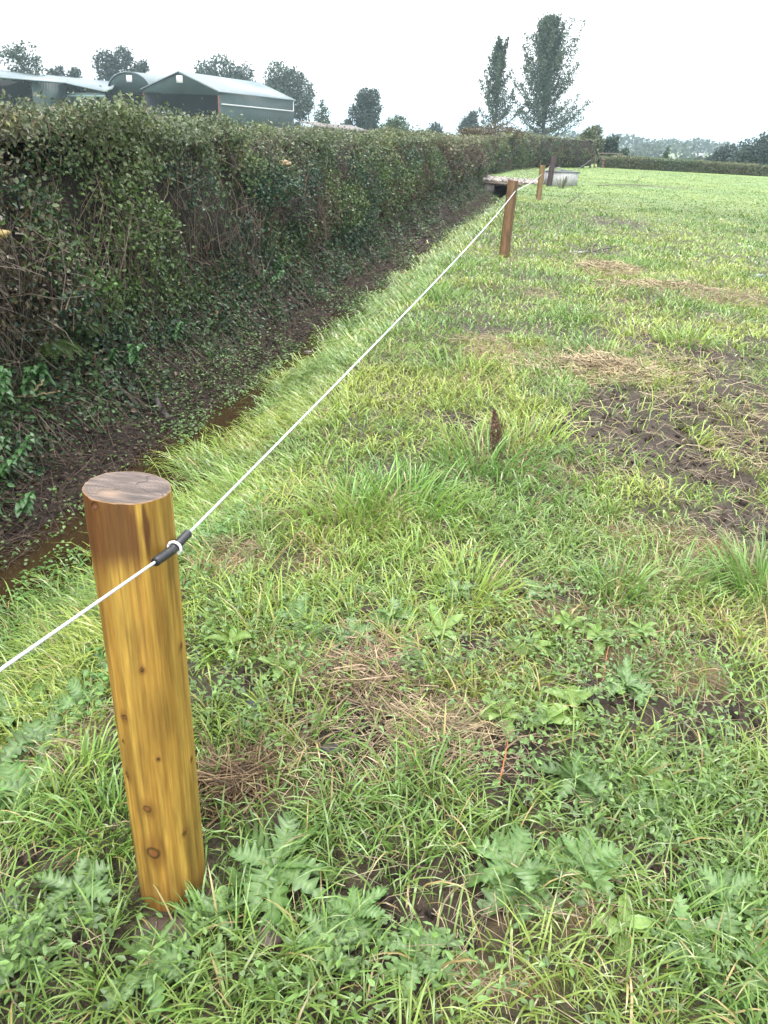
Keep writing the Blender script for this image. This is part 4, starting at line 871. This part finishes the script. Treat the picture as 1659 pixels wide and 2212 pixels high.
def poplar(px, ptop, Y, label, nb, spread, lsc, nleaf, seed, low=.16):
    r_ = np.random.default_rng(seed); top = at(px, ptop, Y); b0 = at(px-8, 296, Y); zg = float(gz(b0[0], b0[1])); base = np.array([b0[0], b0[1], zg]); hgt = top[2]-zg
    root = empty('poplar', base, label, 'tree', 'the two poplars'); g = G(); g2 = G(); u = np.linspace(0, 1, 14)
    tr = base+(top-base)*u[:, None]+np.stack([.01*hgt*np.sin(u*5+seed), 0*u, 0*u], 1); tubes(g, tr, hgt*.017*(1-.93*u)+.01, 8, (.06, .06, .055))
    P = []; Cn = []
    for i in range(nb):
        f = low+(.93-low)*((i+.5)/nb)+r_.normal(0, .01); b_ = base+(top-base)*f; az = i*2.4+r_.normal(0, .4)
        prof = spread(f); L = prof*r_.uniform(.35, 1.1)*(1.15 if i % 5 == 0 else 1); rise = L*(.25+2.3*f)*r_.uniform(.6, 1.25); rise = min(rise, hgt*(1.0-f)*r_.uniform(.55, .98)+.3)
        v = np.linspace(0, 1, 7); br = b_+np.stack([math.cos(az)*L*v**.75, math.sin(az)*L*v**.75, rise*v**1.25-(.12*L*v if f < .35 else 0)], 1)
        tubes(g, br, hgt*.0045*(1-.8*v)*(1.3-f), 4, (.06, .06, .055)); m = int(nleaf*(L+rise*.5)/(prof+.1)); vv_ = r_.uniform(.18, 1.04, m)
        for a in range(m): pass
        q_ = np.stack([np.interp(vv_, v, br[:, k]) for k in range(3)], 1)+r_.normal(0, .19*lsc, (m, 3))*(1.25-.6*vv_)[:, None]; P.append(q_); Cn.append(r_.uniform(.7, 1.3)+0*vv_)
    f = r_.uniform(.3, 1.0, int(nleaf*10)); P.append(base+(top-base)*f[:, None]+r_.normal(0, .22*lsc, (len(f), 3))*(1.1-f)[:, None]*1.6); Cn.append(1+0*f)
    P = np.concatenate(P); Cn = np.concatenate(Cn); n = len(P)
    c = np.array([.052, .08, .052])*Cn[:, None]*r_.uniform(.6, 1.4, (n, 1))
    leaves(g2, P, r_.normal(size=(n, 3))+[0, 0, .6], r_.normal(size=(n, 3)), .24*r_.uniform(.6, 1.4, n), .19*r_.uniform(.6, 1.3, n), c, False)
    g.obj('trunk', MT, root, True); g2.obj('crown', MTREE, root)
K = 110/FPX
poplar(1078, 78, 110, 'slimmer and shorter of the two poplars above the hedge', 70, lambda f: K*(30*np.interp(f, [0, .2, .35, .6, .8, 1], [1.2, 1.5, 1.2, .85, .45, .1])), 1.0, 80, 5)
poplar(1187, 38, 110, 'taller and fuller of the two poplars above the hedge', 130, lambda f: K*(52*np.interp(f, [0, .2, .35, .6, .8, 1], [1.3, 1.5, 1.2, .85, .5, .12])), 1.35, 120, 9)

# distant wooded ridge lines beyond the valley
g = G(); r_ = np.random.default_rng(77)
for (Y0, n, z0, hh_, xa, xb) in [(300, 12000, 0, 5.5, 60, 330), (430, 12000, 0, 6.5, 60, 430), (210, 7000, 0, 5, 45, 190)]:
    x = r_.uniform(xa, xb, n); dens = fbm(x*.028, x*0+Y0, 900, 3); k = r_.uniform(0, 1, n) < ss(.30, .42, dens); x = x[k]; n = len(x)
    top = hh_*(.4+1.1*fbm(x*.07, x*0+Y0, 901, 3)); y = Y0+.06*x+r_.normal(0, 5, n)+18*np.sin(x*.02); z = gz(x, y)+top*r_.uniform(0, 1, n)**.7
    leaves(g, np.stack([x, y, z], 1), r_.normal(size=(n, 3)), r_.normal(size=(n, 3)), 1.7*r_.uniform(.6, 1.4, n), 1.4*r_.uniform(.6, 1.3, n), np.array([.05, .075, .04])*r_.uniform(.6, 1.4, (n, 1)), False)
tag(g.obj('distant_woods', MTREE), 'hazy blue lines of far-off woodland on the ridge', 'woods', kind='stuff')
# brown cut branches piled against the hedge top
p = at(1075, 292, 46); g = G(); g2 = G(); n = 2600
root = empty('brown_shrub', (p[0], p[1], 0), 'reddish brown dying shrub topping the hedge below the thin poplar', 'shrub')
cs = np.array([[at(1015, 285, 40)[0], 40, 1.85, .8], [at(1075, 287, 46)[0], 46, 2.1, 1.3], [at(1110, 290, 46)[0], 46, 1.95, 1.0], [at(1045, 287, 42)[0], 42, 1.85, .8]])
pick = r_.integers(0, 4, n); d = rdir(n)*rng.uniform(.3, 1, (n, 1)); P = cs[pick, :3]+d*cs[pick, 3:4]*[1, .7, .32]
leaves(g, P, rdir(n), rdir(n), rng.uniform(.05, .12, n), rng.uniform(.04, .08, n), np.array([.10, .08, .05])*rng.uniform(.5, 1.5, (n, 1)), False); g.obj('foliage', MTREE, root)
for c in cs:
    g2 = G(); tubes(g2, np.array([[c[0], c[1], .0], [c[0]+.05, c[1], 1.1], [c[0], c[1], c[2]]]), .05, 6, (.08, .06, .045)); g2.obj('stem', MT, root)

# ------------------------------------------------------------------ BARNS
def sheetmat(name, rough, scale, ang_ax, spec=.4):
    m = mat(name, rough, spec, noise=(.7, .10)); n = m.node_tree.nodes; l = m.node_tree.links; b = n['Principled BSDF']
    wv = n.new('ShaderNodeTexWave'); wv.wave_type = 'BANDS'; wv.bands_direction = ang_ax; wv.inputs['Scale'].default_value = scale; tc = n.new('ShaderNodeTexCoord')
    l.new(tc.outputs['Object'], wv.inputs[0]); bp = n.new('ShaderNodeBump'); bp.inputs['Strength'].default_value = .5; bp.inputs['Distance'].default_value = .04; l.new(wv.outputs[0], bp.inputs['Height']); l.new(bp.outputs[0], b.inputs['Normal'])
    return m
MW_ = sheetmat('green_cladding', .55, 1.6, 'X'); MR_ = sheetmat('roof_sheet', .4, 1.6, 'Y', .5)
GREEN = (.030, .055, .052); ROOF = (.155, .20, .21); SHADE = (.012, .014, .02); WHITE = (.65, .66, .68)
EH = 4.6
C1 = at(473, 199, 105); EH = C1[2]; C2 = pix(634, 217, EH); C0 = pix(327, 196, EH)
sd = (C2-C1); sl_ = np.linalg.norm(sd[:2]); sd = sd/sl_; sd[2] = 0; gd = np.array([-sd[1], sd[0], 0]); gw = 11.2
if (C0-C1)@gd < 0: gd = -gd
def barn(o, gd, sd, gw, sl, eh, rh, label, arch=False, front_open=True, name='barn', lintel=None, openw=(.0, .97)):
    # o: near eave corner on the ground; gd along the gable, sd along the side
    root = empty(name, (o[0], o[1], 0), label, 'barn', 'green farm barns')
    ax = np.array([gd, sd, [0, 0, 1.]]); o = np.array([o[0], o[1], 0.]); li = lintel or eh-.35
    m = 24 if arch else 2; u = np.linspace(0, 1, m+1)
    prof = eh+(rh-eh)*(np.sqrt(np.clip(1-(2*u-1)**2, 0, 1))**.9 if arch else 1-np.abs(2*u-1))
    g = G(); t_ = .06
    for (y0) in (0, sl):                                  # gable ends
        lo = li if (y0 == 0 and front_open) else 0
        for i in range(m):
            V = np.array([[u[i]*gw, y0, lo], [u[i+1]*gw, y0, lo], [u[i+1]*gw, y0, prof[i+1]], [u[i]*gw, y0, prof[i]], [u[i]*gw, y0+t_, lo], [u[i+1]*gw, y0+t_, lo], [u[i+1]*gw, y0+t_, prof[i+1]], [u[i]*gw, y0+t_, prof[i]]])@ax+o
            g.add(V, [(0, 1, 2, 3), (7, 6, 5, 4), (0, 4, 5, 1)], None, np.array(GREEN)*(.8 if not arch else .9))
    box(g, (-.02, .01, 0), (t_, sl-.01, eh), np.array(GREEN)*1.0, ax, o); box(g, (gw-t_, .01, 0), (gw+.02, sl-.01, eh), GREEN, ax, o)
    g.obj('wall', MW_, root)
    g = G(); V = []
    for yy in (-.25, sl+.25):
        for i in range(m+1):
            ex = -.25 if i == 0 else (.25 if i == m else 0); V.append([u[i]*gw+ex, yy, prof[i]+.05-abs(ex)*.3])
    V = np.array(V); V = np.concatenate([V, V+[0, 0, .1]])@ax+o; M_ = m+1
    q = [(i, i+1, M_+i+1, M_+i) for i in range(m)]+[(2*M_+i+1, 2*M_+i, 3*M_+i, 3*M_+i+1) for i in range(m)]+[(i, i+1, 2*M_+i+1, 2*M_+i) for i in range(m)]+[(M_+i+1, M_+i, 3*M_+i, 3*M_+i+1) for i in range(m)]+[(0, M_, 3*M_, 2*M_), (m, M_+m, 3*M_+m, 2*M_+m)]
    g.add(V, q, None, ROOF); g.obj('roof', MR_, root)
    g = G(); box(g, (.1, sl*.4, .02), (gw-.1, sl*.41, eh), SHADE, ax, o); box(g, (.1, .1, .02), (gw-.1, sl*.65, .05), (.03, .028, .025), ax, o); box(g, (gw-.35, .12, .06), (gw-.1, sl*.39, eh-.1), SHADE, ax, o); box(g, (.1, .12, .06), (.3, sl*.39, eh-.1), SHADE, ax, o); g.obj('interior_shade', MT, root)  # near-black back and side panels paint the shade indoors; floor slab included
    for f in (0, 1):
        g = G(); box(g, (f*gw-.14 if f else -.02, -.1, 0), (f*gw+.02 if f else .14, -.003, li), (.12, .035, .03), ax, o); g.obj('door_post', MT, root)
    g = G(); xc = gw*.5; zz = rh-(rh-eh)*(.36 if not arch else .3); box(g, (xc-.45, -.05, zz-.4), (xc+.45, -.003, zz+.4), WHITE, ax, o); g.obj('skylight', MC, root)
    return root, ax, o
rt, ax_, o_ = barn(C1, gd, sd, gw, sl_, EH, EH+1.95, 'green gable barn with a wide dark opening and grey roof')
MWH = mat('white_pipe', .4, .5)
g = G(); tubes(g, np.array([[-.12, .3, EH-1.25], [-.12, sl_*.5, EH-1.3], [-.12, sl_-.3, EH-1.35]])@ax_+o_, .09, 6, WHITE); g.obj('gutter_pipe', MWH, rt, True)
g = G(); tubes(g, np.array([[-.15, sl_-.3, EH-.2], [-.15, sl_-.3, EH-1.35]])@ax_+o_, .08, 6, WHITE); g.obj('downpipe', MWH, rt, True)
# curved-roof barn left of it
D1 = pix(326, 196, EH)
rt2, ax3, o3 = barn(D1+gd*.3+sd*.6, gd, sd, 7.0, 24, EH-.3, EH+2.0, 'green barn with curved roof left of the gable barn', arch=True, lintel=EH-.35)
g = G()
for i, (a, b_) in enumerate([(1.6, 3.0), (3.3, 4.9)]):
    u = np.linspace(0, 2*np.pi, 20, endpoint=False); V = []
    for yy in (2.2, 3.6): V += [[(a+b_)/2+.75*math.cos(t), yy, 2.35+.8*math.sin(t)] for t in u]
    V = np.array(V)@ax3+o3; g = G(); g.add(V, [(j, (j+1) % 20, 20+(j+1) % 20, 20+j) for j in range(20)], [(0, j+1, j) for j in range(1, 19)]+[(20, 20+j, 21+j) for j in range(1, 19)], (.45, .43, .42))
    tag(g.obj('wrapped_bale', MWH), 'pale wrapped bale stacked inside the curved barn, %s' % ('beside the gable barn side' if i == 0 else 'beside the long barn side'), 'bale')
box_g = G(); box(box_g, (1.0, 2.0, 0), (6.0, 4.0, 1.54), (.12, .08, .06), ax3, o3); tag(box_g.obj('hay_stack', MT), 'brown hay stack under the pale bales in the curved barn', 'hay stack')
# long barn at the left: main roof and a lower catslide part running out to the right
RZ, EZ = 6.6, 5.2
A0, Mr, A1 = pix(-60, 147, RZ), pix(146, 168.5, RZ), pix(250, 179, RZ)
E0, E1, F1, F2 = pix(-60, 163, EZ), pix(144, 181, EZ), pix(226, 199, 4.3), pix(243, 193, 4.5)
root = empty('barn', (E0[0], E0[1], 0), 'long low green barn at the left with a pale roof and dark bay', 'barn', 'green farm barns')
back = np.array([A0[0]-E0[0], A0[1]-E0[1], EZ-RZ]); bk = back/np.linalg.norm(back)
g = G()
def slab(g, P, c, th=.12):
    V = np.array(P); n = len(V); V = np.concatenate([V, V+[0, 0, th]])
    if n == 4: g.add(V, [(3, 2, 1, 0), (4, 5, 6, 7)]+[(i, (i+1) % 4, 4+(i+1) % 4, 4+i) for i in range(4)], None, c)
slab(g, [E0, E1, Mr, A0], ROOF); slab(g, [E1+[.004, 0, 0], F1, A1, Mr+[.004, 0, 0]], ROOF); slab(g, [A0, A1, A1+back, A0+back], ROOF)
g.add([F1, F2, A1, F1+[0, 0, .12], F2+[0, 0, .12], A1+[0, 0, .12]], [(0, 1, 4, 3), (1, 2, 5, 4)], [(2, 1, 0), (3, 4, 5)], ROOF)
g.obj('roof', MR_, root)
def wallq(g, a, b_, z0, z1, c, th=.15):
    d = nrm(np.array([b_[0]-a[0], b_[1]-a[1], 0])); n_ = np.array([-d[1], d[0], 0])*th
    q_ = [np.array([a[0], a[1], z0]), np.array([b_[0], b_[1], z0]), np.array([b_[0], b_[1], z1]), np.array([a[0], a[1], z1])]
    V = np.array(q_+[p+n_ for p in q_]); g.add(V, [(0, 1, 2, 3), (7, 6, 5, 4), (0, 4, 5, 1), (1, 5, 6, 2), (2, 6, 7, 3), (3, 7, 4, 0)], None, c)
g = G(); Wm = E0+(E1-E0)*.60+bk*[.6, .6, 0]
wallq(g, Wm, E1+bk*[.6, .6, 0], 0, EZ-.02, GREEN); wallq(g, E1+bk*[.6, .6, 0]+[.2, 0, 0], F1+bk*[.8, .8, 0], 0, 4.25, GREEN); wallq(g, F1+bk*[.8, .8, 0]+[.1, .1, 0], A1+back*.9+[0, 0, 0], 0, 4.2, GREEN); wallq(g, A0+back*.95, A1+back*.95, 0, EZ-.1, GREEN)
g.obj('wall', MW_, root)
g = G(); wallq(g, E0+bk*[5, 5, 0], Wm+bk*[5, 5, 0], 0, EZ-.1, SHADE); g.obj('bay_shade', MT, root)  # near-black sheet set back in the bay as painted shade
g = G(); wallq(g, E1+[0, -.25, 0], F1+[0, -.25, .0], 3.7, 4.0, (.10, .16, .15)); g.obj('fascia', MW_, root)
# low grey shed roofs over the hedge between the conifer and the round tree
for (a, b_, ya, yb, lb) in [(697, 730, 268, 270, 'low brown shed roof left of the round-topped tree'), (735, 792, 273, 277, 'long grey-brown shed roof at the foot of the round-topped tree')]:
    A = at(a, ya, 90); B = at(b_, yb, 92); d = (B-A); ln = np.linalg.norm(d[:2]); d = np.array([d[0]/ln, d[1]/ln, 0]); n_ = np.array([-d[1], d[0], 0]); axs = np.array([d, n_, [0, 0, 1.]]); os_ = np.array([A[0], A[1], 0]); zt = A[2]
    root = empty('shed', os_, lb, 'shed', 'low sheds beyond the hedge'); g = G(); box(g, (0, 0, 0), (ln, 3, zt-.35), (.10, .085, .07), axs, os_); g.obj('wall', MW_, root)
    g = G(); V = np.array([(-.2, -.2, zt-.34), (ln+.2, -.2, zt-.34), (ln+.2, 3.2, zt+.1), (-.2, 3.2, zt+.1)]); V = np.concatenate([V, V+[0, 0, .1]])@axs+os_
    g.add(V, [(3, 2, 1, 0), (4, 5, 6, 7)]+[(i, (i+1) % 4, 4+(i+1) % 4, 4+i) for i in range(4)], None, (.17, .15, .14)); g.obj('roof', MC, root)
# white farmhouse far down the valley
for (px, py, wd, lb) in [(1502, 350, 6, 'white gabled house in the valley right of the cone-shaped tree'), (1392, 343, 12, 'pale long house far off left of the cone-shaped tree')]:
    a = at(px, py, 330); zg = float(gz(a[0], a[1])); root = empty('farmhouse', (a[0], a[1], zg), lb, 'house', 'distant white houses'); t = min(max(a[2]-zg, 2.2), 5)
    g = G(); box(g, (a[0]-wd/2, a[1], zg-1), (a[0]+wd/2, a[1]+6, zg+t-.9), (.6, .6, .6)); g.obj('wall', MC, root)
    g = G(); V = np.array([[a[0]-wd/2-.2, a[1]-.2, zg+t-.9], [a[0]+wd/2+.2, a[1]-.2, zg+t-.9], [a[0]+wd/2+.2, a[1]+6.2, zg+t-.9], [a[0]-wd/2-.2, a[1]+6.2, zg+t-.9], [a[0]-wd/2-.2, a[1]+3, zg+t+1.6], [a[0]+wd/2+.2, a[1]+3, zg+t+1.6]])
    g.add(V, [(0, 1, 5, 4), (2, 3, 4, 5)], [(0, 4, 3), (1, 2, 5)], (.3, .31, .34)); g.obj('roof', MC, root)

# ------------------------------------------------------------------ haze
me = bpy.data.meshes.new('haze'); X0, X1, Y0, Y1, Z0, Z1 = -3100, 3100, -200, 3700, -30, 45
me.from_pydata([(x, y, z) for z in (Z0, Z1) for (x, y) in ((X0, Y0), (X1, Y0), (X1, Y1), (X0, Y1))], [], [(0, 3, 2, 1), (4, 5, 6, 7), (0, 1, 5, 4), (1, 2, 6, 5), (2, 3, 7, 6), (3, 0, 4, 7)])
mh = bpy.data.materials.new('haze'); mh.use_nodes = True; mh.node_tree.nodes.remove(mh.node_tree.nodes['Principled BSDF'])
pv = mh.node_tree.nodes.new('ShaderNodeVolumePrincipled'); pv.inputs['Color'].default_value = (.70, .86, 1., 1); pv.inputs['Density'].default_value = .00055; pv.inputs['Anisotropy'].default_value = .2
mh.node_tree.links.new(pv.outputs[0], mh.node_tree.nodes['Material Output'].inputs['Volume'])
me.materials.append(mh); ho = bpy.data.objects.new('haze', me); S.collection.objects.link(ho); tag(ho, 'pale damp haze filling the air over the fields', 'haze', kind='stuff')
for o in S.objects:
    if 'o_' in o: del o['o_']
print('SCENE BUILT')
